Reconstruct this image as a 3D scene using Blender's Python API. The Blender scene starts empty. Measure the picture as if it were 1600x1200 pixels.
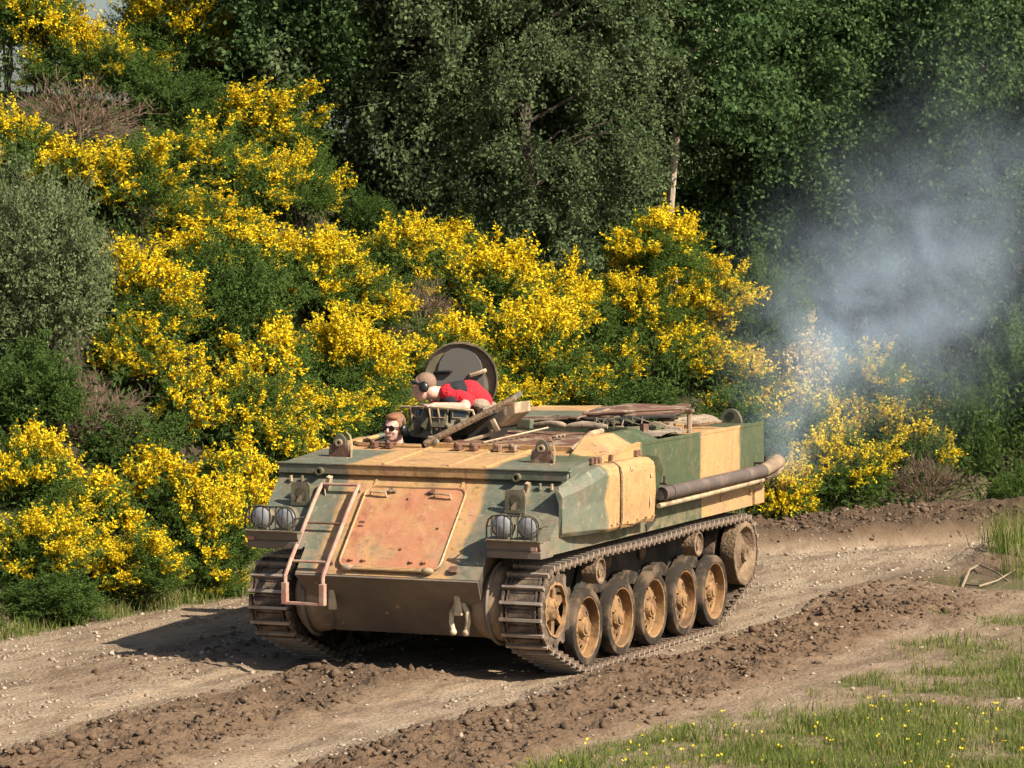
import bpy, bmesh, math, random
import numpy as np
from mathutils import Vector, Matrix
C = bpy.context.scene.collection
SC = bpy.context.scene
R = math.radians
rng = np.random.default_rng(7)
random.seed(7)

# ------------------------------------------------------------------ camera, sky, sun, exposure
CAM = np.array([12.1568, -25.9437, 3.763]); YAW, PITCH, ROLL, FPX = -0.4187, -0.0525, -0.0024, 5603.3
fw = np.array([math.sin(YAW)*math.cos(PITCH), math.cos(YAW)*math.cos(PITCH), math.sin(PITCH)])
r0 = np.array([math.cos(YAW), -math.sin(YAW), 0.0]); u0 = np.cross(r0, fw)
rt = r0*math.cos(ROLL)+u0*math.sin(ROLL); up = -r0*math.sin(ROLL)+u0*math.cos(ROLL)
cam_d = bpy.data.cameras.new('camera'); cam = bpy.data.objects.new('camera', cam_d); C.objects.link(cam)
cam_d.sensor_fit = 'HORIZONTAL'; cam_d.sensor_width = 36; cam_d.lens = FPX/1600*36; cam_d.clip_end = 2000; cam_d.clip_start = .1
cam.matrix_world = Matrix(((rt[0], up[0], -fw[0], CAM[0]), (rt[1], up[1], -fw[1], CAM[1]), (rt[2], up[2], -fw[2], CAM[2]), (0, 0, 0, 1)))
SC.camera = cam
SUN = np.array([.75, -.15, .64]); SUN /= np.linalg.norm(SUN)          # towards the sun
w = bpy.data.worlds.new('World'); SC.world = w; w.use_nodes = True
nt = w.node_tree; nt.nodes.clear()
sky = nt.nodes.new('ShaderNodeTexSky'); sky.sky_type = 'NISHITA'; sky.sun_disc = False
sky.sun_elevation = math.asin(SUN[2]); sky.sun_rotation = math.atan2(SUN[0], SUN[1]); sky.dust_density = 2.0
bg = nt.nodes.new('ShaderNodeBackground'); bg.inputs[1].default_value = .058
out = nt.nodes.new('ShaderNodeOutputWorld'); nt.links.new(sky.outputs[0], bg.inputs[0]); nt.links.new(bg.outputs[0], out.inputs[0])
sl = bpy.data.lights.new('sun', 'SUN'); sl.energy = 5.0; sl.angle = R(.53); sl.color = (1, .895, .75)
so = bpy.data.objects.new('sun', sl); C.objects.link(so); so.location = (10, -10, 20)
so.rotation_euler = Vector(SUN).to_track_quat('Z', 'Y').to_euler()
SC.view_settings.view_transform = 'Standard'; SC.view_settings.look = 'None'; SC.view_settings.gamma = 1
SC.view_settings.exposure = .95
SC.render.engine = 'CYCLES'
cy = SC.cycles; cy.use_light_tree = False; cy.max_bounces = 5; cy.diffuse_bounces = 2; cy.glossy_bounces = 2; cy.transmission_bounces = 4; cy.volume_bounces = 1
cy.transparent_max_bounces = 8; cy.volume_step_rate = 3.0; cy.volume_max_steps = 64; cy.sample_clamp_indirect = 6
cy.use_denoising = True; cy.use_adaptive_sampling = True; cy.adaptive_threshold = .035

# ------------------------------------------------------------------ helpers
def at(px, py, D):
    """point seen at photo pixel (px,py) at depth D"""
    return CAM + D*(fw + rt*(px-800)/FPX + up*(600-py)/FPX)
def tag(o, label=None, cat=None, group=None, kind=None):
    if label: o['label'] = label
    if cat: o['category'] = cat
    if group: o['group'] = group
    if kind: o['kind'] = kind
    return o
def link(o, parent=None):
    C.objects.link(o)
    if parent: o.parent = parent
    return o
def empty(name, loc=(0, 0, 0), parent=None):
    o = bpy.data.objects.new(name, None); o.location = loc; o.empty_display_size = .1
    return link(o, parent)
def nrm(v):
    v = np.asarray(v, float); return v/(np.linalg.norm(v, axis=-1, keepdims=True)+1e-9)
class MB:
    """collects shapes; build() links them as one mesh object"""
    def __init__(s): s.v = []; s.f = []; s.m = []; s.sm = []
    def add(s, V, F, m=0, smooth=False):
        b = len(s.v); s.v += [tuple(map(float, p)) for p in V]
        for f in F: s.f.append([b+i for i in f]); s.m.append(m); s.sm.append(smooth)
        return s
    def box(s, c, d, m=0, rot=None, taper=None):
        x, y, z = np.array(d)/2
        V = np.array([(sx*x, sy*y, sz*z) for sz in (-1, 1) for sy in (-1, 1) for sx in (-1, 1)])
        if taper: V[4:, :2] *= taper
        if rot is not None: V = V @ np.array(Matrix(rot).to_3x3() if not isinstance(rot, tuple) else rotm(*rot)).T
        return s.add(V+np.array(c), [(0, 2, 3, 1), (4, 5, 7, 6), (0, 1, 5, 4), (2, 6, 7, 3), (0, 4, 6, 2), (1, 3, 7, 5)], m)
    def prism(s, poly, a, b, axis=0, m=0):
        """poly: 2D points in the other two axes, extruded along axis from a to b"""
        n = len(poly); V = []
        for t in (a, b):
            for p in poly:
                q = list(p); q.insert(axis, t); V.append(q)
        F = [tuple(range(n))[::-1], tuple(range(n, 2*n))]+[(i, (i+1) % n, n+(i+1) % n, n+i) for i in range(n)]
        return s.add(V, F, m)
    def tube(s, path, r, n=8, m=0, cap=True, smooth=True):
        P = np.array(path, float); k = len(P); r = np.broadcast_to(np.array(r, float), (k,))
        T = nrm(np.gradient(P, axis=0)); V = []
        ref = np.array([0, 0, 1.]) if abs(T[0][2]) < .9 else np.array([1., 0, 0])
        for i in range(k):
            a = nrm(np.cross(T[i], ref)); b = np.cross(T[i], a); ref = nrm(np.cross(a, T[i])) if k > 2 else ref
            for j in range(n):
                t = 2*math.pi*j/n; V.append(P[i]+r[i]*(a*math.cos(t)+b*math.sin(t)))
        F = [(i*n+j, i*n+(j+1) % n, (i+1)*n+(j+1) % n, (i+1)*n+j) for i in range(k-1) for j in range(n)]
        s.add(V, F, m, smooth)
        if cap:
            s.add(V[:n], [tuple(range(n))[::-1]], m); s.add(V[-n:], [tuple(range(n))], m)
        return s
    def lathe(s, prof, c=(0, 0, 0), axis=0, n=32, m=0, smooth=True):
        """prof: list of (axial, radius)"""
        V = []; k = len(prof)
        for a, r in prof:
            for j in range(n):
                t = 2*math.pi*j/n; q = [r*math.cos(t), r*math.sin(t)]; q.insert(axis, a); V.append(np.array(q)+c)
        F = [(i*n+j, i*n+(j+1) % n, (i+1)*n+(j+1) % n, (i+1)*n+j) for i in range(k-1) for j in range(n)]
        return s.add(V, F, m, smooth)
    def ball(s, c, r, m=0, n=14, rot=None):
        r = np.broadcast_to(np.array(r, float), (3,)); V = []; h = n//2+1
        for i in range(h+1):
            ph = math.pi*i/h
            for j in range(n):
                t = 2*math.pi*j/n; V.append((math.sin(ph)*math.cos(t), math.sin(ph)*math.sin(t), math.cos(ph)))
        V = np.array(V)*r
        if rot is not None: V = V @ rotm(*rot).T
        F = [(i*n+j, (i+1)*n+j, (i+1)*n+(j+1) % n, i*n+(j+1) % n) for i in range(h) for j in range(n)]
        return s.add(V+np.array(c), F, m, True)
    def xf(s, M):
        M = np.array(M); V = np.array(s.v); s.v = [tuple(p) for p in V @ M[:3, :3].T + M[:3, 3]]; return s
    def mesh(s, name, mats):
        me = bpy.data.meshes.new(name); me.from_pydata(s.v, [], s.f)
        for mm in (mats if isinstance(mats, (list, tuple)) else [mats]): me.materials.append(mm)
        me.polygons.foreach_set('material_index', s.m); me.polygons.foreach_set('use_smooth', s.sm)
        bm = bmesh.new(); bm.from_mesh(me); bmesh.ops.remove_doubles(bm, verts=bm.verts, dist=1e-5)
        bmesh.ops.recalc_face_normals(bm, faces=bm.faces); bm.to_mesh(me); bm.free(); me.update()
        if any(s.sm): me.set_sharp_from_angle(angle=R(38))
        return me
    def build(s, name, mats, parent=None, bevel=0, loc=None):
        o = bpy.data.objects.new(name, s.mesh(name, mats)); link(o, parent)
        if loc is not None: o.location = loc
        if bevel:
            b = o.modifiers.new('bevel', 'BEVEL'); b.width = bevel; b.segments = 2; b.limit_method = 'ANGLE'; b.angle_limit = R(40); b.harden_normals = False
        return o
def rotm(x, y, z): return np.array((Matrix.Rotation(z, 3, 'Z') @ Matrix.Rotation(y, 3, 'Y') @ Matrix.Rotation(x, 3, 'X')))
def quads(name, V, mat, smooth=False, midx=None):
    """V (n,4,3) -> mesh"""
    n = len(V); me = bpy.data.meshes.new(name); me.vertices.add(4*n); me.loops.add(4*n); me.polygons.add(n)
    me.vertices.foreach_set('co', np.ascontiguousarray(V, dtype=np.float32).ravel())
    me.loops.foreach_set('vertex_index', np.arange(4*n, dtype=np.int32))
    me.polygons.foreach_set('loop_start', np.arange(0, 4*n, 4, dtype=np.int32))
    me.polygons.foreach_set('loop_total', np.full(n, 4, dtype=np.int32))
    for mm in (mat if isinstance(mat, (list, tuple)) else [mat]): me.materials.append(mm)
    if midx is not None: me.polygons.foreach_set('material_index', np.asarray(midx, dtype=np.int32))
    me.update(); return me
def leafq(P, d, L, W, g, fold=.0):
    """diamond leaves at P along d; g: generator"""
    n = len(P); s = nrm(np.cross(d, g.normal(size=(n, 3)))); L = np.broadcast_to(L, (n,))[:, None]; W = np.broadcast_to(W, (n,))[:, None]
    k = nrm(np.cross(s, d))
    return np.stack([P, P+.45*L*d+.5*W*s+fold*W*k, P+L*d, P+.45*L*d-.5*W*s+fold*W*k], 1)
_perm = np.random.default_rng(3).random((256, 256))
def vnoise(x, y):
    xi = np.floor(x).astype(int); yi = np.floor(y).astype(int); fx = x-xi; fy = y-yi
    fx = fx*fx*fx*(fx*(fx*6-15)+10); fy = fy*fy*fy*(fy*(fy*6-15)+10)
    g = lambda a, b: _perm[a & 255, b & 255]
    return (g(xi, yi)*(1-fx)+g(xi+1, yi)*fx)*(1-fy)+(g(xi, yi+1)*(1-fx)+g(xi+1, yi+1)*fx)*fy
def fbm(x, y, o=4, s=1.0):
    t = 0; a = .5; n = 0
    for i in range(o):
        t = t+a*vnoise(x*s+17.3*i, y*s+9.1*i); n += a; a *= .5; s *= 2.03
    return t/n
def sstep(a, b, x):
    t = np.clip((np.asarray(x, float)-a)/(b-a), 0, 1); return t*t*(3-2*t)
def band(x, a, b, s): return sstep(a-s, a+s, x)*(1-sstep(b-s, b+s, x))

# ------------------------------------------------------------------ material helper
class S:
    """socket with arithmetic"""
    def __init__(s, g, k): s.g = g; s.k = k
    def _op(s, op, *a, clamp=False):
        n = s.g.nt.nodes.new('ShaderNodeMath'); n.operation = op; n.use_clamp = clamp
        for i, x in enumerate((s,)+a): s.g.put(n.inputs[i], x)
        return S(s.g, n.outputs[0])
    def __add__(s, o): return s._op('ADD', o)
    def __radd__(s, o): return s._op('ADD', o)
    def __sub__(s, o): return s._op('SUBTRACT', o)
    def __mul__(s, o): return s._op('MULTIPLY', o)
    def __rmul__(s, o): return s._op('MULTIPLY', o)
    def __truediv__(s, o): return s._op('DIVIDE', o)
    def max(s, o): return s._op('MAXIMUM', o)
    def min(s, o): return s._op('MINIMUM', o)
    def abs(s): return s._op('ABSOLUTE')
    def pow(s, o): return s._op('POWER', o)
    def exp(s): return s._op('EXPONENT')
    def ss(s, a, b):
        n = s.g.nt.nodes.new('ShaderNodeMapRange'); n.interpolation_type = 'SMOOTHSTEP'; s.g.put(n.inputs[0], s)
        lo, hi = (a, b) if a < b else (b, a)
        n.inputs[1].default_value = lo; n.inputs[2].default_value = hi
        n.inputs[3].default_value = 0 if a < b else 1; n.inputs[4].default_value = 1 if a < b else 0
        return S(s.g, n.outputs[0])
    def band(s, a, b, w): return s.ss(a-w, a+w)*s.ss(b+w, b-w)
class G:
    def __init__(g, name):
        g.m = bpy.data.materials.new(name); g.m.use_nodes = True; g.nt = g.m.node_tree; g.nt.nodes.clear()
        g.out = g.nt.nodes.new('ShaderNodeOutputMaterial')
        t = g.nt.nodes.new('ShaderNodeTexCoord'); g.obj = S(g, t.outputs['Object'])
    def put(g, inp, x):
        if isinstance(x, S): g.nt.links.new(x.k, inp)
        elif isinstance(x, (tuple, list)): inp.default_value = tuple(x)+((1,) if len(x) == 3 and len(inp.default_value) == 4 else ())
        else: inp.default_value = x
    def xyz(g, v=None):
        n = g.nt.nodes.new('ShaderNodeSeparateXYZ'); g.put(n.inputs[0], v or g.obj); return [S(g, o) for o in n.outputs]
    def noise(g, sc, det=3, rough=.55, vec=None, col=False, dist=0):
        n = g.nt.nodes.new('ShaderNodeTexNoise'); g.put(n.inputs['Vector'], vec or g.obj); n.inputs['Scale'].default_value = sc
        n.inputs['Detail'].default_value = min(det, 3.5); n.inputs['Roughness'].default_value = rough; n.inputs['Distortion'].default_value = dist
        return S(g, n.outputs['Color' if col else 'Fac'])
    def vor(g, sc, vec=None, feat='F1', out='Distance', rnd=1):
        n = g.nt.nodes.new('ShaderNodeTexVoronoi'); n.feature = feat; g.put(n.inputs['Vector'], vec or g.obj); n.inputs['Scale'].default_value = sc
        n.inputs['Randomness'].default_value = rnd
        return S(g, n.outputs[out])
    def mapping(g, scale, rot=(0, 0, 0), vec=None):
        n = g.nt.nodes.new('ShaderNodeMapping'); g.put(n.inputs[0], vec or g.obj); n.inputs['Scale'].default_value = scale; n.inputs['Rotation'].default_value = rot
        return S(g, n.outputs[0])
    def mix(g, f, a, b, mode='MIX'):
        n = g.nt.nodes.new('ShaderNodeMix'); n.data_type = 'RGBA'; n.blend_type = mode
        g.put(n.inputs[0], f); g.put(n.inputs[6], a); g.put(n.inputs[7], b); return S(g, n.outputs[2])
    def rand(g):
        n = g.nt.nodes.new('ShaderNodeNewGeometry'); return S(g, n.outputs['Random Per Island'])
    def orand(g):
        n = g.nt.nodes.new('ShaderNodeObjectInfo'); return S(g, n.outputs['Random'])
    def attr(g, name):
        n = g.nt.nodes.new('ShaderNodeAttribute'); n.attribute_name = name; return S(g, n.outputs['Color'])
    def bump(g, h, dist, strength=1):
        n = g.nt.nodes.new('ShaderNodeBump'); g.put(n.inputs['Height'], h); n.inputs['Distance'].default_value = dist; n.inputs['Strength'].default_value = strength
        return S(g, n.outputs[0])
    def pbr(g, col, rough=.6, metal=0, normal=None, spec=.5, **kw):
        n = g.nt.nodes.new('ShaderNodeBsdfPrincipled'); g.put(n.inputs['Base Color'], col); g.put(n.inputs['Roughness'], rough); g.put(n.inputs['Metallic'], metal)
        g.put(n.inputs['Specular IOR Level'], spec)
        if normal: g.put(n.inputs['Normal'], normal)
        for k, v in kw.items(): g.put(n.inputs[k], v)
        g.nt.links.new(n.outputs[0], g.out.inputs[0]); return g.m
    def leaf(g, col, trans=.35):
        d = g.nt.nodes.new('ShaderNodeBsdfDiffuse'); t = g.nt.nodes.new('ShaderNodeBsdfTranslucent')
        g.put(d.inputs[0], col); g.put(t.inputs[0], col)
        m1 = g.nt.nodes.new('ShaderNodeMixShader'); m1.inputs[0].default_value = trans; g.nt.links.new(d.outputs[0], m1.inputs[1]); g.nt.links.new(t.outputs[0], m1.inputs[2])
        g.nt.links.new(m1.outputs[0], g.out.inputs[0]); return g.m
M = {}
def simple(name, col, rough=.6, metal=0, var=.25, sc=12, bump=.0, dust=0, dustcol=(.30, .23, .15), spec=.5):
    g = G(name); n = g.noise(sc, 5, .6); c = g.mix((n-.5)*var*2+.5, tuple(x*(1-var) for x in col), tuple(min(1, x*(1+var)) for x in col))
    if dust: c = g.mix(g.noise(sc*.35, 6, .65).ss(.62-dust*.45, .80-dust*.3), c, dustcol)
    nn = g.bump(g.noise(sc*4, 4), bump) if bump else None
    M[name] = g.pbr(c, rough, metal, nn, spec); return M[name]
simple('black_plastic', (.012, .012, .013), .35, var=.1)
simple('dark_interior', (.02, .02, .018), .8)
simple('brown_rust', (.13, .062, .04), .75, var=.4, sc=20, bump=.003, dust=.35)
simple('muddy_steel', (.062, .044, .031), .8, var=.45, sc=22, bump=.006, dust=.42, dustcol=(.18, .125, .083))
simple('worn_steel', (.36, .30, .245), .5, .35, var=.3, sc=30, dust=.4, dustcol=(.25, .18, .13))
simple('tyre_rubber', (.034, .028, .022), .95, var=.3, sc=14, bump=.003, dust=.5, dustcol=(.135, .095, .062), spec=.15)
simple('caked_mud', (.165, .113, .072), .95, var=.45, sc=9, bump=.02, dust=.4, dustcol=(.27, .19, .12), spec=.15)
simple('dusty_tan', (.30, .215, .135), .85, var=.3, sc=8, bump=.003, dust=.5, dustcol=(.17, .12, .08))
simple('dark_hull', (.035, .03, .024), .9, var=.4, sc=6, dust=.35, dustcol=(.11, .08, .055))
simple('nose_brown', (.155, .122, .094), .7, var=.3, sc=7, bump=.002, dust=.42, dustcol=(.21, .165, .12))
simple('exhaust_steel', (.115, .088, .073), .62, .2, var=.3, sc=16, bump=.001, dust=.35, dustcol=(.20, .15, .115))
simple('ladder_paint', (.36, .17, .13), .7, var=.4, sc=25, dust=.6, dustcol=(.38, .27, .19))
simple('cream_paint', (.44, .34, .21), .6, var=.35, sc=18, dust=.5, dustcol=(.24, .16, .10))
simple('shackle_paint', (.56, .46, .31), .6, var=.3, sc=18, dust=.3, dustcol=(.30, .21, .13))
simple('canvas', (.30, .235, .165), .9, var=.45, sc=10, bump=.01, dust=.4, dustcol=(.15, .11, .075))
simple('drab_paint', (.115, .105, .065), .55, var=.35, sc=10, bump=.001, dust=.4, dustcol=(.24, .19, .125))
simple('lid_pad', (.095, .09, .08), .7, var=.12, sc=10)
simple('red_shirt', (.55, .014, .026), .9, var=.25, sc=7, bump=.03)
simple('black_cloth', (.014, .014, .018), .9, var=.3, sc=9, bump=.006)
simple('skin', (.62, .36, .27), .5, var=.12, sc=14)
simple('hair_red', (.22, .095, .04), .6, var=.4, sc=60, bump=.004)
simple('hair_grey', (.23, .145, .095), .7, var=.35, sc=60, bump=.004)
simple('bark_dark', (.075, .058, .042), .9, var=.5, sc=10, bump=.02)
simple('bark_pale', (.36, .29, .21), .85, var=.5, sc=8, bump=.01)
simple('twig_brown', (.17, .115, .075), .9, var=.4, sc=20)
simple('twig_pale', (.27, .205, .135), .85, var=.3, sc=20)
M['lens'] = G('lens').pbr((.27, .28, .29), .05, 0, spec=1.0, **{'Coat Weight': 1.0})
g = G('wheel_ochre'); r_ = g.orand(); c = g.mix(g.noise(9, 3), (.20, .115, .052), (.40, .240, .105)); c = g.mix(g.noise(7, 3, .65).ss(.40, .60)*(r_*.5+.45), c, (.105, .066, .039)); c = g.mix(g.noise(16, 3, .7).ss(.58, .66)*.7, c, (.22, .085, .04))
M['wheel_ochre'] = g.pbr(c, .75, 0, g.bump(g.noise(30, 3), .004), .3)
M['reflector'] = G('reflector').pbr((.95, .94, .92), .3, .12)
M['sun_glass'] = G('sun_glass').pbr((.01, .008, .01), .08, 0)
M['scope_glass'] = G('scope_glass').pbr((.02, .03, .035), .05, 0)

def camo(name, rusty=0.0):
    g = G(name); n = g.noise(2.2, 3, .5, col=True); mv = g.nt.nodes.new('ShaderNodeVectorMath'); mv.operation = 'MULTIPLY_ADD'
    g.put(mv.inputs[0], n); mv.inputs[1].default_value = (.22, .22, .22); nx = g.nt.nodes.new('ShaderNodeVectorMath'); nx.operation = 'ADD'
    mv.inputs[2].default_value = (-.11, -.11, -.11); g.put(nx.inputs[0], g.obj); g.nt.links.new(mv.outputs[0], nx.inputs[1])
    x, y, z = g.xyz(S(g, nx.outputs[0])); X, Y, Z = g.xyz()
    e = .03
    front = x.band(-.63, .57, e)*y.ss(.42, .38)*X.ss(1.262, 1.255)
    side = y.band(.06, 1.10, e)*(X.ss(1.285, 1.29).max(Z.ss(1.64, 1.645)))+y.band(2.45, 3.42, e)+Z.ss(1.22, 1.20)*y.ss(2.43, 2.47)
    tan = front.max(side*Y.ss(.38, .42).max(X.ss(1.255, 1.262)))
    grn = g.mix(g.noise(6, 5, .65), (.042, .066, .030), (.085, .105, .052)); grn = g.mix(X.ss(-.3, .9)*Y.ss(-.2, .4), g.mix(g.noise(5, 4), (.085, .108, .082), (.165, .175, .12)), grn)
    tn = g.mix(g.noise(4, 5, .65), (.40, .230, .092), (.50, .310, .135))
    c = g.mix(tan, grn, tn)
    # chalky wear, pink primer showing through, rust runs, dust and mud splash
    fz = Y.ss(.75, .35)*.5+.5
    prim = g.noise(5.5, 6, .62, vec=g.mapping((1, 1, .6))).ss(.53, .66)*.75*fz*(tan*.75+.25)
    c = g.mix(prim, c, (.42, .205, .125))
    wear = g.noise(16, 8, .7).ss(.56, .68)*.45*fz; c = g.mix(wear, c, (.36, .30, .20))
    drip = g.noise(7, 5, .6, vec=g.mapping((3, 3, .22))).ss(.56, .72)*.7*fz*(tan*.5+.5); c = g.mix(drip, c, (.24, .115, .055))
    spk = g.vor(45).ss(.22, .10)*g.noise(5, 2).ss(.46, .60); c = g.mix(spk, c, (.07, .04, .03))
    low = Z.ss(1.35, .95)*g.noise(9, 6, .65).ss(.38, .62)*.6; c = g.mix(low, c, (.30, .22, .14))
    scr = g.noise(30, 3, .6, vec=g.mapping((.35, 1, 1.6), (.3, .2, .5))).ss(.62, .67)*.65; c = g.mix(scr, c, (.10, .075, .055))
    chp = g.noise(22, 3.5, .75).ss(.655, .675)*g.noise(2.5, 2).ss(.45, .6); c = g.mix(chp*.8, c, (.16, .085, .05))
    gri = g.noise(4.5, 6, .7).ss(.48, .70)*.45*fz; c = g.mix(gri, c, (.16, .105, .065))
    if rusty:
        rr = g.noise(3.2, 7, .62).ss(.30, .62); c = g.mix(rr*rusty, c, g.mix(g.noise(11, 5), (.36, .135, .07), (.50, .24, .125)))
        c = g.mix(g.noise(6, 7, .7).ss(.52, .70)*.75, c, (.27, .10, .055)); c = g.mix(g.noise(19, 7, .7).ss(.58, .68)*.5, c, (.50, .33, .20))
    h = g.noise(3.0, 3)+g.noise(40, 4)*.06
    M[name] = g.pbr(c, g.noise(10, 4).ss(.2, .9)*.35+.42, 0, g.bump(h, .02), .4); return M[name]
camo('camo_paint'); camo('camo_rusty', .95)
# ------------------------------------------------------------------ ground: one sheet, track ruts, churned mud, verge and bank
F2 = np.array([math.sin(YAW), math.cos(YAW)]); R2 = np.array([math.cos(YAW), -math.sin(YAW)])
def LD(x, y):
    dx, dy = x-CAM[0], y-CAM[1]; return dx*R2[0]+dy*R2[1], dx*F2[0]+dy*F2[1]
def verge_D(L): return np.interp(L, [-30, -4.5, -2.6, 0, 2.8, 5.3, 9, 40], [27, 30.0, 33.4, 36.6, 39.2, 40.8, 42, 44])
def bank(L, D):
    q = np.clip(D-verge_D(L)-.35, 0, 14)
    slope = np.interp(L, [-6, -2.5, 0, 2.2, 3.2, 7], [.60, .56, .46, .50, .2, .10]); cap = np.interp(L, [-6, -2.5, 0, 2.2, 3.2, 7], [7.5, 6.5, 3.6, 2.6, 1.0, .6])
    return cap*(1-np.exp(-q*slope/cap))
PUD = np.array([2.38, 7.85])
def masks(x, y):
    wob = (fbm(x*1.3, y*.5, 3)-.5)*.7
    xx = x+wob
    L, D = LD(x, y); q = D-verge_D(L)
    clod = np.maximum(band(xx, 1.55, 2.75, .16)*(1-sstep(6.5, 9, y)), band(xx, -.75, .55, .2)*(1-sstep(-1.2, -.2, y))*.9)
    clod = np.maximum(clod, band(xx, 2.0, 3.0, .3)*band(y, 4, 10, 1)*.8)
    clod = np.maximum(clod, band(xx, -2.6, -1.35, .3)*(1-sstep(.5, 2, y))*sstep(-3.4, -1.5, y)*.35)
    berm = band(q, -1.9, .35, .15)*sstep(1.6, 2.6, L)*(1-sstep(6.2, 7, L)); clod = np.maximum(clod, berm); clod = clod*(1-np.exp(-((x-PUD[0]-.25)/1.0)**2-((y-PUD[1]+.7)/1.5)**2))
    rut = np.maximum(band(xx, .86, 1.36, .06), 0)*(1-sstep(10, 12, y)); rutl = band(x, -1.30, -.88, .06)*(1-sstep(10, 12, y))
    patch = fbm(x*.9+4, y*.9, 4)
    gr_r = sstep(2.75, 3.6, x+(patch-.5)*2.6-.10*(y+3))*np.clip(.16+.84*sstep(.42, .56, fbm(x*1.7, y*1.7, 4))+.22*(1-sstep(-3.6, -1.6, y-.35*(x-3))), 0, 1)*(1-.40*sstep(-.5, 4, y))
    gr_l = sstep(-.55, .05, q+(patch-.5)*.6); gr = np.maximum(gr_r*(1-clod), gr_l)*(1-berm)
    gravel = np.maximum(band(xx, -4.2, -.7, .4)*.9, band(xx, .95, 1.58, .12))*(1-clod)
    gravel = np.maximum(gravel, band(xx, -2.0, 1.9, .4)*sstep(3.9, 5, y)*(1-sstep(9.5, 11, y)))*(1-gr)
    return clod, np.maximum(rut, rutl), gr, gravel, berm
def height(x, y):
    L, D = LD(x, y); clod, rut, gr, gravel, berm = masks(x, y)
    z = bank(L, D)+.03+.05*(fbm(x*.6, y*.6, 3)-.5)
    z = z+.018*(fbm(x*5, y*5, 3)-.5)*(1+2*sstep(1, 3, bank(L, D)))
    z = z+clod*(.03+.085*np.abs(fbm(x*6.5, y*5.0, 3)-.5)*2+.07*(fbm(x*15, y*13, 2)-.5))
    cle = 1-2*np.abs((y/.115+.6*fbm(x*2, y*2, 2)) % 1-.5); z = z+.045*cle*np.maximum(band(x, -.42, .40, .1)*(1-sstep(-1.3, -.7, y)), band(x, 1.62, 1.95, .08)*(1-sstep(-1, 1, y)))*sstep(.40, .55, fbm(x*1.5, y*.8, 2))
    z = z+.10*berm*np.clip(1.2+fbm(x*2, y*2, 3), 0, 2)
    m = np.exp(-(((x-2.0)/.7)**2+((y-9.6)/.8)**2)); z = z+.16*m*fbm(x*4, y*4, 3)*1.6
    z = z-rut*(z-.0)*.92*np.where(bank(L, D) < .05, 1, 0)
    z = z-.0*gr
    wp = np.exp(-(((x-PUD[0])/.85)**2+((y-PUD[1])/.85)**2)**2); z = z*(1-wp)-.09*wp
    u = np.clip(1-np.maximum(np.abs(x)-1.32, 0)/.05, 0, 1)*np.clip(1-np.maximum(np.abs(y-1.5)-1.9, 0)/.3, 0, 1)
    return z*(1-u)+np.minimum(z, .0+.04*(np.abs(x) < .85))*u
def axis_(a, b, st, far, g=1.22):
    c = list(np.arange(a, b, st)); d = st; p_ = c[-1]
    while p_ < far: d *= g; p_ += d; c.append(p_)
    d = st; p_ = c[0]; l = []
    while p_ > -far: d *= g; p_ -= d; l.append(p_)
    return np.array(l[::-1]+c)
ax, ay = axis_(-6.0, 6.6, .042, 320), axis_(-7.2, 13.6, .046, 320)
XX, YY = np.meshgrid(ax, ay); ZZ = height(XX, YY); nx_, ny_ = len(ax), len(ay)
me = bpy.data.meshes.new('ground'); nv = nx_*ny_; nf = (nx_-1)*(ny_-1); me.vertices.add(nv); me.loops.add(4*nf); me.polygons.add(nf)
me.vertices.foreach_set('co', np.stack([XX, YY, ZZ], -1).astype(np.float32).ravel())
ii = (np.arange(ny_-1)[:, None]*nx_+np.arange(nx_-1)[None, :]).ravel(); me.loops.foreach_set('vertex_index', np.stack([ii, ii+1, ii+nx_+1, ii+nx_], 1).astype(np.int32).ravel())
me.polygons.foreach_set('loop_start', np.arange(0, 4*nf, 4, dtype=np.int32)); me.polygons.foreach_set('loop_total', np.full(nf, 4, dtype=np.int32)); me.polygons.foreach_set('use_smooth', np.ones(nf, dtype=bool)); me.update()
cl, ru, gr, gv, be = masks(XX, YY); at_ = me.color_attributes.new('zones', 'FLOAT_COLOR', 'POINT')
a2_ = me.color_attributes.new('damp_shade', 'FLOAT_COLOR', 'POINT'); dm = np.clip(be+np.exp(-(((XX-PUD[0])/1.3)**2+((YY-PUD[1])/1.1)**2)**2)+.6*band(XX, -.55, .45, .25)*(1-sstep(-1.3, -.4, YY))*sstep(.45, .58, fbm(XX*1.1, YY*.5, 3)), 0, 1)  # berm shade painted in as dark colour; puddle rim and mid-track mud are damp
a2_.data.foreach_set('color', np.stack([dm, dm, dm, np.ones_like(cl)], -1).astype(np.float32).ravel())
at_.data.foreach_set('color', np.stack([cl, gr, gv, np.ones_like(cl)], -1).astype(np.float32).ravel())
g = G('earth'); z_ = g.attr('zones'); zc = g.nt.nodes.new('ShaderNodeSeparateColor'); g.put(zc.inputs[0], z_); kc, kg, kv = [S(g, zc.outputs[i]) for i in range(3)]
mud = g.mix(g.noise(7, 8, .7), (.085, .054, .031), (.17, .110, .066)); base = g.mix(g.noise(2.2, 7, .65), (.155, .108, .068), (.27, .192, .125))
pale = g.mix(g.noise(9, 8, .75), (.215, .160, .105), (.37, .292, .202)); c = g.mix(g.noise(1.7, 5, .6).ss(.40, .62)*.5+kv*.5, base, pale)
c = g.mix(g.noise(4, 6, .65, vec=g.mapping((1, .22, 1))).ss(.47, .63)*.75, c, g.mix(g.noise(20, 4), (.10, .068, .043), (.18, .125, .082)))
peb = g.vor(38, out='Distance').ss(.34, .20)*g.noise(6, 3).ss(.50, .66); c = g.mix(peb*.8, c, (.46, .38, .29))
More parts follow.
